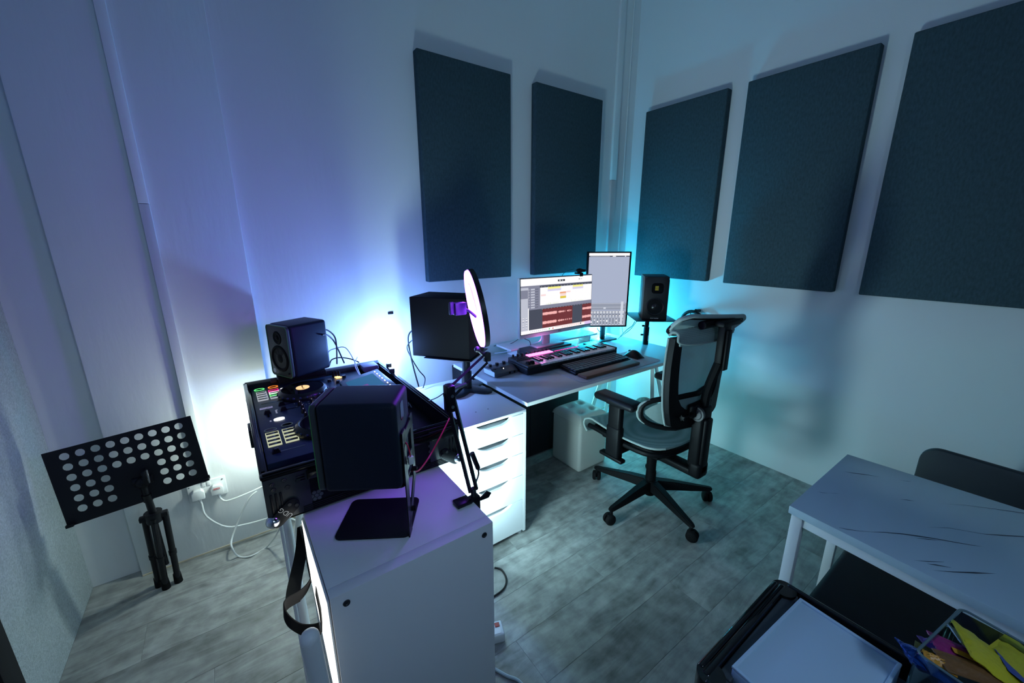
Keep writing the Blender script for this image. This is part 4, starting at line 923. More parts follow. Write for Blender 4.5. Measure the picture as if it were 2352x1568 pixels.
part('back_disc', MB().lathe([(0, -.008), (.02, -.008), (.02, -.014), (0, -.014)], 24, Mr_).box(-.010, .010, -RO, -.015, -.013, -.007, M=Mr_), blk, t)
ph = RC+nr*.055+Vector((0, -.0, .012))
part('phone_arm', MB().tube([RC-Vector((0, 0, .03)), RC+nr*.03, ph], .005), mat('violet_black', (.03, .02, .06), .4), t)
part('phone_clip', MB().box(ph.x-.028, ph.x+.018, ph.y-.012, ph.y+.012, ph.z-.022, ph.z+.022, .004).box(ph.x-.045, ph.x-.028, ph.y-.006, ph.y+.006, ph.z-.018, ph.z+.026, .003), mat('violet_black', (.03, .02, .06), .4), t)
cb = Vector((.530, .955, .700)); el = at(1032, 905, 1, 1.03); tip = at(1118, 822, 1, 1.21); rb = RC-Vector((0, 0, 1))*.15
arm_m = mat('arm_black', (.012, .010, .018), .3, .5)
part('clamp', MB().box(cb.x-.06, cb.x-.01, cb.y-.018, cb.y+.022, .701, .712, .003).box(cb.x-.012, cb.x+.022, cb.y-.012, cb.y+.012, .63, .712, .003).box(cb.x-.02, cb.x+.02, cb.y-.008, cb.y+.008, .628, .64, .002).cyl((cb.x+.0, cb.y, .635), (cb.x+.0, cb.y, .60), .006).cyl((cb.x-.018, cb.y+.0, .604), (cb.x+.022, cb.y+.0, .604), .008), arm_m, t)
part('clamp_wing', MB().prism([(0, 0), (.03, .012), (.042, .0), (.03, -.012), (0, -.008)], .006, frame_M((cb.x+.022, cb.y-.004, .70), (1, 0, .1), (0, 0, 1))), arm_m, t)
pv = cb+Vector((.004, 0, .03))
part('pivot', MB().cyl((cb.x+.004, cb.y, .71), pv+Vector((0, 0, .01)), .009), dsteel, t)
sd = Vector((0, 0, 0))
def bar(p, q, off, w_=.007):
    p = Vector(p)+off; q = Vector(q)+off; return MB().tube([p, q], w_, 4, smooth=0)
d1 = (el-pv).normalized(); n1 = Vector((0, 1, 0)).cross(d1).normalized()
for s_ in (-1, 1): part('lower_bar', bar(pv, el, n1*s_*.011), arm_m, t)
d2 = (tip-el).normalized(); n2 = Vector((d2.y, -d2.x, 0)).cross(d2).normalized()
for s_ in (-1, 1): part('upper_bar', bar(el, tip, n2*s_*.020, .006), arm_m, t)
part('elbow', MB().box(el.x-.014, el.x+.014, el.y-.016, el.y+.016, el.z-.055, el.z+.03, .005).cyl(el+Vector((-.018, 0, .0)), el+Vector((.018, 0, 0)), .006), arm_m, t)
part('spring', MB().cyl(el+Vector((.01, 0, .012)), el.lerp(tip, .38)+Vector((0, 0, -.02)), .006), mat('violet_black', (.03, .02, .06), .4), t)
s1 = at(1110, 1035, 1, .99); s2 = at(1139, 1078, 1, .985)
s1 = at(1084, 1040, 1, .99); s2 = at(1098, 1075, 1, .985)
part('spring', MB().cyl(s1, s2, .008).tube([s2, at(1099, 1090, 1, .98), at(1092, 1110, 1, .97), pv+Vector((.01, 0, .02))], .003), arm_m, t)
part('elbow_screw', MB().cyl(el+Vector((0, -.018, 0)), el+Vector((0, -.022, 0)), .005).cyl(el+Vector((.0, -.018, -.035)), el+Vector((0, -.022, -.035)), .005), steel, t)
part('head_post', MB().cyl(tip, rb, .006).box(tip.x-.012, tip.x+.012, tip.y-.012, tip.y+.012, tip.z-.012, tip.z+.022, .003).ball(rb, .011), dsteel, t)
cable('thin black ring light cable hanging from the arm elbow to the case', A_((1030, 895, 1, 1.04), (1005, 912, 1, 1.1), (985, 920, 1, 1.2)), .0018, cable_b, 'lamp_cable')

# ------------------------------------------------------------------ stool
t = thing('storage_stool', 'cream tufted cube stool half under the desk', 'stool', (1.83, 1.76, 0))
cream = mat('cream_leather', (.66, .66, .60), .5, bump=(200, .15, .001, (1, 1, 1)))
sX0, sX1, sY0, sY1, sZ = 1.695, 1.955, 1.625, 1.895, .385
part('body', MB().box(sX0, sX1, sY0, sY1, 0.0, sZ-.04, .022, 4), cream, t)
def cush(u_, v_):
    x = sX0+(sX1-sX0)*u_; y_ = sY0+(sY1-sY0)*v_; e = min(u_, 1-u_, v_, 1-v_); z = sZ-.045+.045*min(1, (e/.12))**.5 if e < .12 else sZ
    z += .008*math.sin(PI*u_)*math.sin(PI*v_)
    for (cx_, cy_) in ((.3, .3), (.7, .3), (.3, .7), (.7, .7)): z -= .026*math.exp(-((u_-cx_)**2+(v_-cy_)**2)/.007)
    return (x, y_, z)
part('cushion', MB().sheet(cush, 36, 36, .004), cream, t, smooth=60)
for (cx_, cy_) in ((.3, .3), (.7, .3), (.3, .7), (.7, .7)): part('button', MB().ball((sX0+.26*cx_, sY0+.27*cy_, sZ-.016), .008, (1, 1, .5), 10), cream, t)

# ------------------------------------------------------------------ office chair
t = thing('office_chair', 'black-framed ergonomic office chair with pale green mesh seat and back', 'chair', (1.84, 1.19, 0))
cfr = mat('chair_black', (.0045, .005, .006), .5, spec=.16)
def mesh_mat():
    m = bpy.data.materials.new('chair_mesh'); m.use_nodes = True; nt = m.node_tree; b = nt.nodes['Principled BSDF']
    tc = nt.nodes.new('ShaderNodeTexCoord'); mp = nt.nodes.new('ShaderNodeMapping'); mp.inputs['Scale'].default_value = (1, 1, 1)
    wv = nt.nodes.new('ShaderNodeTexWave'); wv.bands_direction = 'Z'; wv.inputs['Scale'].default_value = 45; wv.inputs['Distortion'].default_value = 1.2; wv.inputs['Detail'].default_value = 2; wv.inputs['Detail Scale'].default_value = 8
    nt.links.new(tc.outputs['Object'], mp.inputs[0]); nt.links.new(mp.outputs[0], wv.inputs['Vector'])
    r = nt.nodes.new('ShaderNodeValToRGB'); r.color_ramp.elements[0].color = (.24, .33, .31, 1); r.color_ramp.elements[1].color = (.48, .58, .56, 1)
    nt.links.new(wv.outputs['Fac'], r.inputs[0]); nt.links.new(r.outputs[0], b.inputs['Base Color']); b.inputs['Roughness'].default_value = .7
    b.inputs['Transmission Weight'].default_value = 0
    tr_ = nt.nodes.new('ShaderNodeBsdfTransparent'); tl = nt.nodes.new('ShaderNodeBsdfTranslucent'); tl.inputs[0].default_value = (.45, .6, .58, 1)
    m1 = nt.nodes.new('ShaderNodeMixShader'); m1.inputs[0].default_value = .35; m2 = nt.nodes.new('ShaderNodeMixShader'); m2.inputs[0].default_value = .14
    out = nt.nodes['Material Output']
    nt.links.new(b.outputs[0], m1.inputs[1]); nt.links.new(tl.outputs[0], m1.inputs[2]); nt.links.new(m1.outputs[0], m2.inputs[1]); nt.links.new(tr_.outputs[0], m2.inputs[2]); nt.links.new(m2.outputs[0], out.inputs[0])
    return m
cmesh = mesh_mat(); rimm = mat('mesh_rim', (.26, .33, .31), .8, bump=(300, .5, .002, (1, 1, 1)))
CXc = 1.82
# backrest surface : u across, z up
def by(x, z):  # y of the back surface
    return .985+.45*(x-CXc)**2+.015*math.cos((z-.86)*6)-.015-.06*(z-.70)
def hwz(z):    # half width at height
    e = (z-.64)/(1.08-.64); return .205+.055*min(1, max(0, e))**.6
zb0, zb1 = .64, 1.065
# mesh panel
part('back_mesh', MB().sheet(lambda u_, v_: (CXc+(u_*2-1)*(hwz(zb0+(zb1-zb0)*v_)-.012), by(CXc+(u_*2-1)*hwz(zb0+(zb1-zb0)*v_), zb0+(zb1-zb0)*v_)+.008, zb0+(zb1-zb0)*v_), 20, 14, .003), cmesh, t)
# U frame (flat, widening to the bottom), seen from the back
def Upts(hw, z_top, z_bot, rad, n=10):
    pts = [(-hw(z_top), z_top)]
    for k in range(1, 6): z = z_top+(z_bot+rad-z_top)*k/6; pts.append((-hw(z), z))
    h0 = hw(z_bot+rad)
    for k in range(n+1):
        a = PI+PI*k/n; pts.append((h0*abs(math.cos(a))**(.9)*(-1 if math.cos(a) < 0 else 1), z_bot+rad+rad*math.sin(a)))
    for k in range(5, 0, -1): z = z_top+(z_bot+rad-z_top)*k/6; pts.append((hw(z), z))
    pts.append((hw(z_top), z_top)); return pts
po = Upts(hwz, zb1, .598, .035); pi_ = Upts(lambda z: hwz(z)-.045-.02*(1-(z-.66)/.4), zb1, .668, .13)
bm_ = bmesh.new()
def ring_strip(po, pi_, off, th_):
    rows = []
    for (xo_, zo), (xi, zi) in zip(po, pi_):
        r_ = []
        for (x, z) in ((xo_, zo), (xi, zi)):
            X_ = CXc+x; yv = by(X_, z)-off; r_.append(bm_.verts.new((X_, yv, z))); r_.append(bm_.verts.new((X_, yv-th_, z)))
        rows.append(r_)
    for A, B in zip(rows, rows[1:]):
        bm_.faces.new((A[0], A[2], B[2], B[0])); bm_.faces.new((A[1], B[1], B[3], A[3])); bm_.faces.new((A[0], B[0], B[1], A[1])); bm_.faces.new((A[2], A[3], B[3], B[2]))
    for A in (rows[0], rows[-1]): bm_.faces.new((A[0], A[1], A[3], A[2]))
    bmesh.ops.recalc_face_normals(bm_, faces=bm_.faces)
ring_strip(po, pi_, .0, .028)
b = MB(); b._add(bm_); bf = part('back_frame', b, cfr, t)
part('mesh_piping', MB().tube([(CXc+x*1.01, by(CXc+x, z)+.004, z) for x, z in po], .0052, 8, smooth=2), rimm, bf)
# top roll flap
part('top_flap', MB().sheet(lambda u_, v_: (CXc+(u_*2-1)*(.245-.01*v_), by(CXc+(u_*2-1)*.25, 1.07)+.012-.045*min(1, v_*1.6)-.0, 1.085+.012*math.sin(min(1, v_*2)*PI)-.055*max(0, v_-.35)/.65), 18, 10, .008), cmesh, t)
part('flap_edge', MB().tube([(CXc-.252, by(CXc-.25, 1.07)+.012, 1.075), (CXc-.252, by(CXc-.25, 1.07)-.01, 1.094), (CXc-.246, by(CXc-.25, 1.07)-.03, 1.085), (CXc-.235, by(CXc-.25, 1.07)-.034, 1.045), (CXc-.1, by(CXc-.1, 1.07)-.036, 1.03), (CXc+.1, by(CXc+.1, 1.07)-.036, 1.03), (CXc+.235, by(CXc+.25, 1.07)-.034, 1.045)], .006), rimm, t)
# headrest
HC = Vector((CXc+.01, .945, 1.100))
def hp(u_, v_):   # u -1..1, v -1..1
    k = (1-abs(v_)**2.6)**.5 if abs(v_) < 1 else 0
    hw_ = .232*(.80+.20*k); x = u_*hw_
    return Vector((HC.x+x, HC.y-.040*v_+.30*x*x-.13*x, HC.z+.044*v_-.09*x))
part('headrest_mesh', MB().sheet(lambda u_, v_: hp(u_*2-1, v_*2-1), 20, 10, .003), cmesh, t)
loop = [hp(-1+2*k/12, 1) for k in range(13)]+[hp(1, 1-k/3) for k in range(1, 6)]+[hp(1-2*k/12, -1) for k in range(13)]+[hp(-1, -1+k/3) for k in range(1, 6)]
part('headrest_rim', MB().tube(loop, .010, 8, True, 2), mat('headrest_cloth', (.34, .42, .40), .8), t)
part('headrest_frame', MB().tube([p+Vector((0, .010, -.009)) for p in loop], .009, 8, True, 2), cfr, t)
text('lettering', 'ERGOTUNE', .022, frame_M(HC+Vector((-.115, .010, -.002)), (-1, .15, 0), (0, -.67, .74)), mat('print_dark', (.03, .04, .04), .6), t)
# spine
SY = .93
PY = .878
part('headrest_post', MB().box(CXc-.028, CXc+.030, PY-.018, PY+.016, .93, 1.118, .006).box(CXc-.018, CXc+.018, PY-.030, PY-.018, .90, 1.09, .004), cfr, t)
part('headrest_bracket', MB().box(CXc-.045, CXc+.11, PY-.02, PY+.035, 1.105, 1.128, .006).cyl((CXc-.115, PY+.045, 1.115), (CXc+.02, PY+.045, 1.115), .019), cfr, t)
part('spine', MB().box(CXc-.042, CXc+.042, SY-.030, SY+.030, .37, .70, .014, 3).box(CXc-.030, CXc+.030, SY-.045, SY-.020, .34, .64, .010, 3).tube([(CXc, SY-.005, .66), (CXc, SY-.01, .78), (CXc, PY+.005, .93)], .022, 8).box(CXc-.09, CXc+.09, SY+.0, SY+.035, .645, .715, .012, 3), cfr, t)
part('tension_disc', MB().cyl((CXc-.055, SY, .665), (CXc-.04, SY, .665), .036, .036, 28).lathe([(0, .004), (.024, .004), (.028, 0)], 28, frame_M((CXc-.055, SY, .665), (0, -1, 0), (0, 0, 1))), mat('disc_grey', (.06, .065, .07), .4), t)
part('swing_arm', MB().box(CXc-.045, CXc+.045, SY-.045, SY+.02, .315, .40, .018, 3).box(CXc-.04, CXc+.04, SY-.01, 1.13, .315, .355, .012, 3), cfr, t)
# lumbar support
def lp(a, b_):
    x = a*.255; return Vector((CXc+x, .965+.14*(abs(a)**2.2), .668+b_))
lo_ = []
for k in range(32):
    a = k*2*PI/32; cx_, cz_ = math.cos(a), math.sin(a)
    px_ = (abs(cx_)**.45)*(1 if cx_ > 0 else -1); pz_ = (abs(cz_)**.75)*(1 if cz_ > 0 else -1)*.082
    lo_.append(lp(px_, pz_))
part('lumbar_frame', MB().tube(lo_, .014, 8, True, 1, flat=(1, 1)), cfr, t)
part('lumbar_piping', MB().tube([p+Vector((-.012 if p.x < CXc else .012, .008, 0)) for p in lo_], .007, 8, True, 1), rimm, t)
part('lumbar_mesh', MB().sheet(lambda u_, v_: lp((u_*2-1)*.97, (v_*2-1)*.076*(1-abs(u_*2-1)**5)), 20, 6, .003), cmesh, t)
part('lumbar_knob', MB().prism([((.017 if k % 2 == 0 else .010)*math.cos(k*PI/5), (.017 if k % 2 == 0 else .010)*math.sin(k*PI/5)) for k in range(10)], .012, frame_M((CXc-.155, .945, .665), (0, 1, 0), (0, 0, 1)), .001).cyl((CXc-.145, .945, .665), (CXc-.04, .93, .665), .006), cfr, t)
# seat
def seat(u_, v_):
    x = (u_*2-1)*.25; s_ = v_
    if s_ < .78: y_ = .985+(1.425-.985)*s_/.78; z = .462+.03*abs(s_/.78-.45)**1.6*2+.022*((u_*2-1)**2)
    else:
        a = (s_-.78)/.22*PI*.85; y_ = 1.425+.065*math.sin(a); z = .462+.018+.022*((u_*2-1)**2)-.045*(1-math.cos(a))
        x *= 1-.04*math.sin(a)
    e = min(1, s_/.12); x *= (.80+.20*e**.5)
    return (CXc+x, y_, z)
part('seat_mesh', MB().sheet(seat, 22, 40, .010), cmesh, t, smooth=60)
edge = [seat(0, k/22) for k in range(23)]
part('seat_piping', MB().tube(edge, .006, 8, smooth=2), rimm, t); part('seat_piping', MB().tube([seat(1, k/22) for k in range(23)], .008, 8, smooth=2), rimm, t)
part('seat_frame', MB().tube([(CXc-.225, 1.46, .445), (CXc-.235, 1.38, .45), (CXc-.235, 1.2, .440), (CXc-.22, 1.05, .445), (CXc-.1, 1.0, .44), (CXc+.1, 1.0, .44), (CXc+.22, 1.05, .445), (CXc+.235, 1.2, .44), (CXc+.235, 1.38, .45), (CXc+.225, 1.46, .445)], .014, 8).box(CXc-.20, CXc+.20, 1.405, 1.45, .415, .45, .01), cfr, t)
part('seat_pan', MB().prism([(-.17, -.17), (.17, -.17), (.20, .18), (-.20, .18)], .05, Matrix.Translation((CXc, 1.21, .395)), .012).box(CXc-.10, CXc+.10, 1.08, 1.30, .345, .40, .018, 3), cfr, t)
# arms
for s_ in (-1, 1):
    ax_ = CXc+s_*.262
    ap = part('armrest', MB().box(ax_-.048, ax_+.048, 1.112, 1.370, .664, .704, .019, 5), mat('arm_pad', (.006, .007, .009), .45, spec=.25), t)
    part('arm_bracket', MB().box(ax_-.022, ax_+.022, 1.19, 1.30, .652, .673, .005), cfr, ap)
    part('arm_post', MB().box(ax_-.020, ax_+.020, 1.205, 1.285, .50, .660, .012, 3).box(ax_-.024, ax_+.024, 1.20, 1.29, .355, .54, .014, 3), cfr, t)
    part('arm_mount', MB().box(min(ax_, CXc+s_*.14), max(ax_, CXc+s_*.14), 1.215, 1.285, .372, .405, .008).box(ax_-.03, ax_+.01, 1.17, 1.32, .352, .372, .006), cfr, t)
# base
part('gas_lift', MB().cyl((1.835, 1.19, .05), (1.835, 1.19, .20), .030, .028, 20).cyl((1.832, 1.19, .20), (1.828, 1.19, .35), .026, .030, 20), cfr, t)
cm = Vector((1.84, 1.19, 0))
part('hub', MB().cyl(cm+Vector((0, 0, .085)), cm+Vector((0, 0, .145)), .045, .04, 24), cfr, t)
for deg in (107.5, 180, 252, 321.6, 36):
    d_ = Vector((math.cos(math.radians(deg)), math.sin(math.radians(deg)), 0)); nrm = Vector((-d_.y, d_.x, 0))
    lg = MB(); rows = []
    bmx = bmesh.new()
    for (r_, w2, z0, z1) in ((.02, .030, .085, .145), (.12, .026, .085, .135), (.24, .021, .080, .115), (.335, .017, .078, .100), (.352, .010, .080, .096)):
        p = cm+d_*r_; rows.append([bmx.verts.new(p+nrm*w2+Vector((0, 0, z0))), bmx.verts.new(p-nrm*w2+Vector((0, 0, z0))), bmx.verts.new(p-nrm*w2*.75+Vector((0, 0, z1))), bmx.verts.new(p+nrm*w2*.75+Vector((0, 0, z1)))])
    for A, B in zip(rows, rows[1:]):
        for k in range(4): bmx.faces.new((A[k], A[(k+1) % 4], B[(k+1) % 4], B[k]))
    bmx.faces.new(rows[0]); bmx.faces.new(rows[-1][::-1]); bmesh.ops.recalc_face_normals(bmx, faces=bmx.faces)
    bmesh.ops.bevel(bmx, geom=bmx.edges[:], offset=.004, segments=2, affect='EDGES')
    lg._add(bmx); part('base_leg', lg, cfr, t)
    p = cm+d_*.335; tg = Vector((math.cos(math.radians(deg*1.7+40)), math.sin(math.radians(deg*1.7+40)), 0)); wn = Vector((-tg.y, tg.x, 0)); wc = p-tg*.010+Vector((0, 0, .0305))
    ca = part('caster', MB().cyl(p+Vector((0, 0, .055)), p+Vector((0, 0, .082)), .009).box(-.012, .012, -.006, .006, .02, .058, .003, 1, frame_M(wc-Vector((0, 0, .0305)), tg, wn)), cfr, t)
    for s_ in (-1, 1): part('wheel', MB().lathe([(0, .012), (.018, .012), (.026, .009), (.030, .003), (.030, -.008), (0, -.008)], 24, frame_M(wc+wn*s_*.014, tg, Vector((0, 0, 1))) @ Matrix.Diagonal((1, 1, -s_, 1))), rub, ca)

# ------------------------------------------------------------------ things on the floor
t = tag(MB().tube(A_((1136, 1303, 2, .005), (1152, 1308, 2, .005), (1163, 1328, 2, .005), (1158, 1350, 2, .005), (1136, 1368, 2, .005), (1110, 1380, 2, .005)), .004, smooth=8).build('floor_cable', cable_b), 'black cable curling on the floor beside the side cabinet', 'cable')
t = thing('power_strip', 'white power strip with red switches on the floor behind the side cabinet', 'power strip', (.55, 1.0, 0))
Mpz = frame_M(at(1134, 1470, 2, 0), (.9, -.1, 0), (.1, .9, 0))
pe = at(1160, 1455, 2, .04)
Mpz = Matrix.Translation((pe.x, pe.y, 0)) @ Matrix.Rotation(-.35, 4, 'Z')
part('body', MB().box(-.24, 0, 0, .062, 0, .040, .006, 3, Mpz), whitep, t)
for k in range(3):
    part('switch', MB().box(-.030-k*.06, -.012-k*.06, .034, .052, .040, .043, .001, 1, Mpz), mat('red_switch', (.35, .01, .01), .4), t)
    part('socket_face', MB().box(-.052-k*.06, -.012-k*.06, .006, .030, .040, .0415, .001, 1, Mpz), whitep, t)
tag(MB().tube(A_((1120, 1530, 2, .006), (1140, 1538, 2, .006), (1165, 1552, 2, .006), (1190, 1562, 2, .006), (1215, 1590, 2, .006)), .0055, smooth=6).build('floor_cable', mat('grey_flex', (.45, .55, .6), .5)), 'pale grey cable on the floor at the bottom edge of the photo', 'cable')

# ------------------------------------------------------------------ table
t = thing('dining_table', 'white marble-look table with white metal legs at the right', 'table', (1.48, -.1, 0))
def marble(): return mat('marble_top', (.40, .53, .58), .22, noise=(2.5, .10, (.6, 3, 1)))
TZ = .74; tx0, tx1, ty1, ty0 = 1.222, 1.748, .346, -.85
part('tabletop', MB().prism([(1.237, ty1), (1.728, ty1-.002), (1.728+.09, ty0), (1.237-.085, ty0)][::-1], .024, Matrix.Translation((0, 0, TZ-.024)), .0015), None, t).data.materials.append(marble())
part('edge_band', MB().box(1.2362, 1.2372, ty1-.40, ty1-.39, TZ-.02, TZ-.01), white, t)
wm = mat('white_metal', (.70, .76, .76), .4)
def vein(pts):
    b = MB(); P_ = [at(x, y_, 2, TZ+.0003) for x, y_, w_ in pts]
    for (a, wa), (c, wc) in zip([(p, q[2]) for p, q in zip(P_, pts)], list(zip(P_, [q[2] for q in pts]))[1:]):
        n = Vector((c.y-a.y, a.x-c.x, 0)).normalized(); b.quad(a-n*wa*.001, c-n*wc*.001, c+n*wc*.001, a+n*wa*.001)
    return b
VN = mat('vein_ink', (.05, .07, .09), .25)
for pts in ([(1938, 1082, 0), (1960, 1086, 1.5), (1985, 1089, 1.6), (2005, 1092, .6), (2025, 1096, 0)], [(1876, 1128, 0), (1888, 1131, .8), (1905, 1132, .2), (1920, 1133, .5), (1930, 1133, 0)], [(2065, 1146, 0), (2085, 1148, 1.4), (2100, 1150, .2), (2105, 1151, 0)], [(2065, 1102, 0), (2085, 1105, .7), (2095, 1105, 0)],
            [(1927, 1211, .3), (1945, 1215, 1.2), (1975, 1219, .7), (2000, 1221, .3), (2030, 1222, 1.3), (2075, 1226, 2), (2110, 1231, 2.4), (2150, 1237, 1.6), (2200, 1246, 1.4), (2235, 1252, 1), (2258, 1255, 0)], [(2098, 1234, 0), (2130, 1238, 1.4), (2165, 1241, 0)],
            [(2125, 1210, 0), (2180, 1212, .7), (2220, 1219, .6), (2260, 1226, .8), (2300, 1229, 2.2), (2352, 1232, 1.8)], [(2160, 1156, 0), (2220, 1160, .5), (2275, 1167, .8), (2310, 1172, 1.4), (2352, 1178, 1.4)],
            [(2098, 1286, 0), (2130, 1289, 1.2), (2168, 1290, .4)], [(2128, 1294, 0), (2150, 1297, 2), (2185, 1303, .3)], [(2140, 1309, 0), (2190, 1313, 1.4), (2240, 1315, 2.6), (2265, 1316, 1.2), (2290, 1317, 0)]):
    part('vein', vein(pts), VN, t)
for (x_, y_) in ((1.254, ty1-.022), (1.70, ty1-.022), (1.18, ty0+.04), (1.77, ty0+.04)): part('leg', MB().box(x_-.014, x_+.014, y_-.014, y_+.014, 0, TZ-.024, .0015), wm, t)
part('apron', MB().prism([(1.244, ty1-.036), (1.264, ty1-.036), (1.190, ty0+.05), (1.168, ty0+.05)][::-1], .028, Matrix.Translation((0, 0, TZ-.053)), .001), wm, t)
part('apron', MB().prism([(1.692, ty1-.036), (1.712, ty1-.036), (1.782, ty0+.05), (1.760, ty0+.05)][::-1], .028, Matrix.Translation((0, 0, TZ-.053)), .001), wm, t)
part('apron', MB().box(1.27, 1.685, ty1-.033, ty1-.013, TZ-.053, TZ-.025), wm, t)
# chair at the far side of the table
dk = mat('dark_upholstery', (.022, .030, .036), .65, bump=(250, .2, .001, (1, 1, 1)))
def shell_chair(label, cx_, y0_, y1_, back, xb):
    t = thing('dining_chair', label, 'chair', (cx_, (y0_+y1_)/2, 0), 'dark upholstered dining chairs')
    part('seat', MB().box(cx_-.21, cx_+.21, y0_, y1_, .43, .475, .020, 4), dk, t)
    part('backrest', MB().prism(rrect(y0_-.005, y1_+.005, .40, back, .06, 6), .035, Matrix(((0, 0, 1, xb), (1, 0, 0, 0), (0, 1, 0, 0), (0, 0, 0, 1))), .008), dk, t)
    for a in (-.17, .17):
        for c in (y0_+.05, y1_-.05): part('leg', MB().cyl((cx_+a, c, 0), (cx_+a*.9, c, .43), .011, .014), blk, t)
shell_chair('dark grey chair with a rounded back between the marble table and the right wall', 2.16, -.26, .222, .645, 2.29)
t = thing('bench', 'black upholstered bench tucked along the near side of the marble table', 'bench', (1.38, -.2, 0))
part('seat', MB().box(1.13, 1.66, -.75, .268, .42, .472, .018, 4), blk2, t)
for x_ in (1.17, 1.62):
    for y_ in (-.70, .22): part('leg', MB().cyl((x_, y_, 0), (x_, y_, .425), .014), blk, t)

# ------------------------------------------------------------------ cart with tray and snacks
CZ = .70
t = thing('utility_cart', 'glossy black utility cart in the lower right corner', 'cart', (.79, .05, 0))
gy1, gy0, gx0, gx1 = .272, -.30, .612, .985
def traymesh(z, hgt):
    b = MB()
    b.box(gx0+.01, gx1, gy0, gy1-.01, z-hgt, z-hgt+.006, .002)
    return b
for z in (CZ, .36):
    part('shelf_tray', MB().box(gx0+.015, gx1-.012, gy0+.012, gy1-.010, z-.06, z-.052, .002), mat('cart_grey', (.05, .06, .068), .45), t)
    # rim walls with a rounded broad lip
    lip = [(gx0, gy1-.03), (gx0+.006, gy1-.012), (gx0+.03, gy1), (gx1-.03, gy1), (gx1-.006, gy1-.01), (gx1, gy1-.03), (gx1, gy0), (gx0, gy0)]
    part('rim', MB().box(gx0, gx0+.012, gy0, gy1-.025, z-.075, z, .005, 3).box(gx1-.012, gx1, gy0, gy1-.025, z-.075, z, .005, 3).box(gx0+.02, gx1-.02, gy1-.012, gy1, z-.075, z, .005, 3).box(gx0, gx1, gy0, gy0+.012, z-.075, z, .005, 3).cyl((gx0+.025, gy1-.025, z-.07), (gx0+.025, gy1-.025, z-.003), .025, .025, 20).cyl((gx1-.025, gy1-.025, z-.07), (gx1-.025, gy1-.025, z-.003), .025, .025, 20), gloss, t)
part('end_lip', MB().box(gx0+.012, gx1-.014, gy1-.028, gy1-.010, CZ-.052, CZ-.001, .007, 3), gloss, t)
part('inner_step', MB().box(gx0+.045, gx1-.014, gy1-.052, gy1-.029, CZ-.052, CZ-.010, .003, 3), mat('cart_grey', (.05, .06, .068), .45), t)
part('side_ledge', MB().box(gx0+.012, gx0+.042, gy0+.012, gy1-.03, CZ-.052, CZ-.006, .006, 3), mat('cart_grey', (.05, .06, .068), .45), t)
for (x_, y_) in ((gx0+.02, gy1-.03), (gx1-.02, gy1-.03), (gx0+.02, gy0+.03), (gx1-.02, gy0+.03)):
    part('post', MB().cyl((x_, y_, .06), (x_, y_, CZ-.06), .010), dsteel, t)
    part('caster', MB().cyl((x_-.01, y_, .028), (x_+.01, y_, .028), .028), rub, t)
# white box lid / tray
t = thing('white_box', 'white box with a shallow recessed lid on the black cart', 'box', (.82, .10, CZ-.05))
wz = CZ+.012
p0, p1, p2 = at(1838, 1371, 2, wz), at(1680, 1528, 2, wz), at(2074, 1524, 2, wz)
Mw = frame_M(p0, (p1-p0), (p2-p0)); la, lb = (p1-p0).length, (p2-p0).dot(Mw.to_3x3() @ Vector((0, 1, 0)))
lb = abs(lb); zz = Mw.to_3x3() @ Vector((0, 0, 1)); sz_ = 1 if zz.z > 0 else -1
wbm = mat('box_white', (.50, .66, .78), .3)
part('body', MB().box(0, la, 0, lb, -.060*sz_, -.004*sz_, .006, 3, Mw), wbm, t)
part('lid_rim', MB().box(0, la, 0, .007, -.006*sz_, 0, .002, 2, Mw).box(0, la, lb-.007, lb, -.006*sz_, 0, .002, 2, Mw).box(0, .007, .005, lb-.005, -.006*sz_, 0, .002, 2, Mw).box(la-.007, la, .005, lb-.005, -.006*sz_, 0, .002, 2, Mw), wbm, t)
# clear bin
t = thing('clear_bin', 'clear plastic bin with handle slots full of snacks on the cart', 'bin', (.98, -.12, CZ-.05))
def clear():
    m = bpy.data.materials.new('clear_plastic'); m.use_nodes = True; nt = m.node_tree; out = nt.nodes['Material Output']
    g = nt.nodes.new('ShaderNodeBsdfGlossy'); g.inputs[0].default_value = (.9, 1, 1, 1); g.inputs[1].default_value = .06
    tp = nt.nodes.new('ShaderNodeBsdfTransparent'); tp.inputs[0].default_value = (.86, .93, .93, 1)
    fr = nt.nodes.new('ShaderNodeFresnel'); fr.inputs[0].default_value = 1.5; mx = nt.nodes.new('ShaderNodeMixShader')
    nt.links.new(fr.outputs[0], mx.inputs[0]); nt.links.new(tp.outputs[0], mx.inputs[1]); nt.links.new(g.outputs[0], mx.inputs[2]); nt.links.new(mx.outputs[0], out.inputs[0]); return m
clr = clear(); BZ = .80
b0, b1, b2 = at(2208, 1396, 2, BZ), at(2150, 1452, 2, BZ), at(2352, 1466, 2, BZ)
ax_ = (b1-b0).normalized(); ay_ = (b2-b0); Mc = frame_M(b0, ax_, ay_)
zs = 1 if (Mc.to_3x3() @ Vector((0, 0, 1))).z > 0 else -1
LA, LB, HB_ = .19, .36, .11
def wallp(x0, x1, y0, y1, z0=-HB_, z1=0): return MB().box(x0, x1, y0, y1, z0*zs if zs > 0 else -z1, z1*zs if zs > 0 else -z0, .001, 1, Mc)
part('side', wallp(0, .003, 0, LB), clr, t); part('side', wallp(LA-.003, LA, 0, LB), clr, t)
part('end', wallp(0, LA, 0, .003), clr, t); part('end', wallp(0, LA, LB-.003, LB), clr, t); part('bottom', wallp(0, LA, 0, LB, -HB_, -HB_+.003), clr, t)
part('rim', MB().tube([Mc @ Vector((x, y_, 0)) for x, y_ in rrect(0, LA, 0, LB, .012)], .0022, 8, True, 0), mat('clear_rim', (.10, .16, .17), .12, spec=1), t)
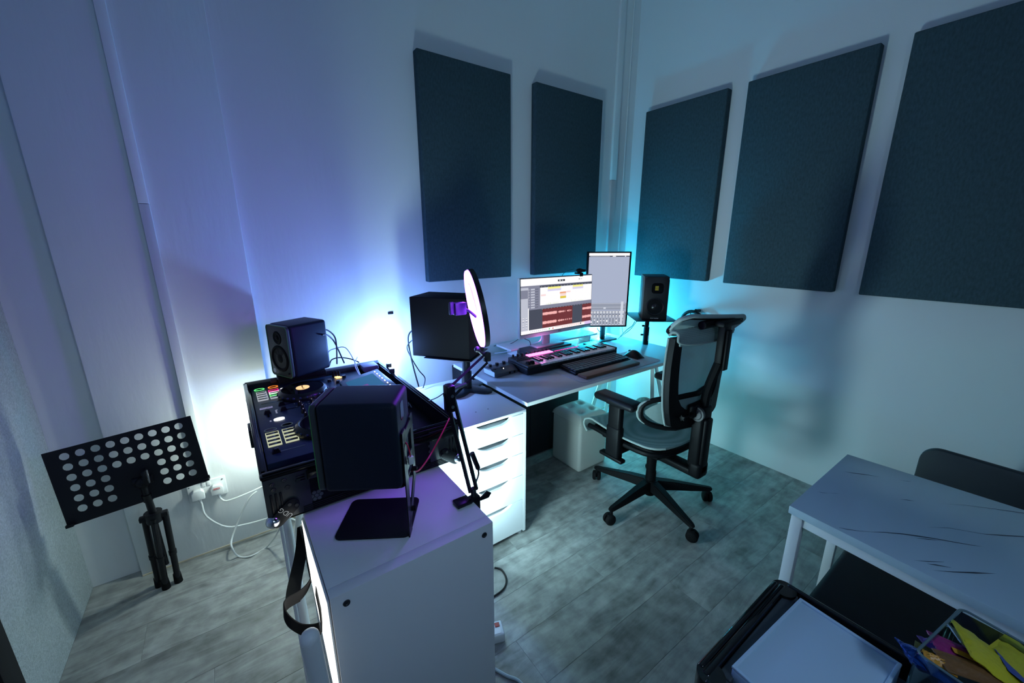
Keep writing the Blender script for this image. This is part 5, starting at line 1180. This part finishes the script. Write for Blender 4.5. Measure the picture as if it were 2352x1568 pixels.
hs = [Mc @ Vector((0.0, y_, -z*zs)) for y_, z in rrect(.06, .26, .022, .052, .0148)]
part('handle_slot', MB().tube(hs, .002, 6, True, 0), mat('clear_rim', (.10, .16, .17), .12, spec=1), t)
# snacks
def pack(label, p, sx, sy, rx, ry, rz, c, name='snack_packet', cat='snack', puff=.012, rough=.35, stripe=None, met=0, gr=None):
    M = Matrix.Translation(p) @ Euler((rx, ry, rz)).to_matrix().to_4x4()
    mm = mat('foil_%s' % label[:18].replace(' ', '_'), c, rough, met, bump=(60, .5, .004, (1, 1, 1)))
    def top(sg):
        def f(u_, v_):
            a = max(0, math.sin(PI*u_))**.6*max(0, math.sin(PI*v_))**.6; wob = .0015*math.sin(u_*23+v_*17)
            return ((u_-.5)*sx, (v_-.5)*sy, sg*(puff*a)+wob)
        return f
    t = thing(name, label, cat, p, gr)
    part('wrapper', MB().sheet(top(1), 12, 12, .0008, M).sheet(top(-1), 12, 12, .0008, M), mm, t)
    if stripe:
        for sg in (1,): part('band', MB().sheet(lambda u_, v_: ((u_-.5)*sx*.5, (v_*.35-.42)*sy, puff*.9+.002), 6, 4, .0006, M), mat('stripe_'+str(stripe), stripe, .4), t)
    for k in (-1, 1): part('crimped_end', MB().box(-sx/2, sx/2, k*sy/2-.004, k*sy/2+.004, -.0008, .0008, M=M), mm, t)
    return t
def P(px, py, z): return at(px, py, 2, z)
pack('big yellow snack bag with a blue and white badge in the clear bin', P(2275, 1515, .775), .105, .085, .5, .15, .35, (.62, .52, .02), stripe=(.02, .06, .35))
pack('second yellow snack bag at the right edge of the photo', P(2350, 1545, .765), .10, .08, .3, -.2, -.3, (.50, .44, .03))
pack('magenta and gold snack bar wrapper in the middle of the bin', P(2212, 1502, .775), .10, .028, .2, .3, -.9, (.28, .02, .14), stripe=(.6, .3, .03), puff=.006)
pack('long brown and gold snack bar across the bin', P(2250, 1545, .78), .12, .03, .1, .2, -.85, (.20, .09, .03), puff=.008)
pack('shiny blue foil sweet at the left side of the bin', P(2132, 1530, .765), .055, .075, .5, .2, .6, (.02, .09, .42), puff=.016, rough=.18, met=.7)
pack('second shiny blue foil sweet at the bottom edge of the photo', P(2165, 1560, .755), .05, .06, .2, .4, -.4, (.02, .08, .38), puff=.014, rough=.2, met=.7)
pack('small orange wrapped sweet in the clear bin', P(2158, 1522, .785), .020, .034, .2, .1, .25, (.70, .30, .03), puff=.008)
pack('white and navy snack packet at the back of the bin', P(2222, 1478, .775), .05, .045, .6, .1, .5, (.45, .58, .68), stripe=(.03, .04, .12), puff=.005)
pack('green snack wrapper at the bottom right of the bin', P(2310, 1565, .765), .06, .05, .2, .1, .3, (.02, .16, .03), puff=.01)
pack('dark olive sweet wrapper behind the orange sweet', P(2145, 1508, .755), .022, .045, .2, .1, .1, (.16, .15, .02), puff=.008)
pack('purple foil sweet deep in the clear bin', P(2165, 1495, .745), .05, .045, .1, .2, .6, (.10, .03, .22), puff=.01)
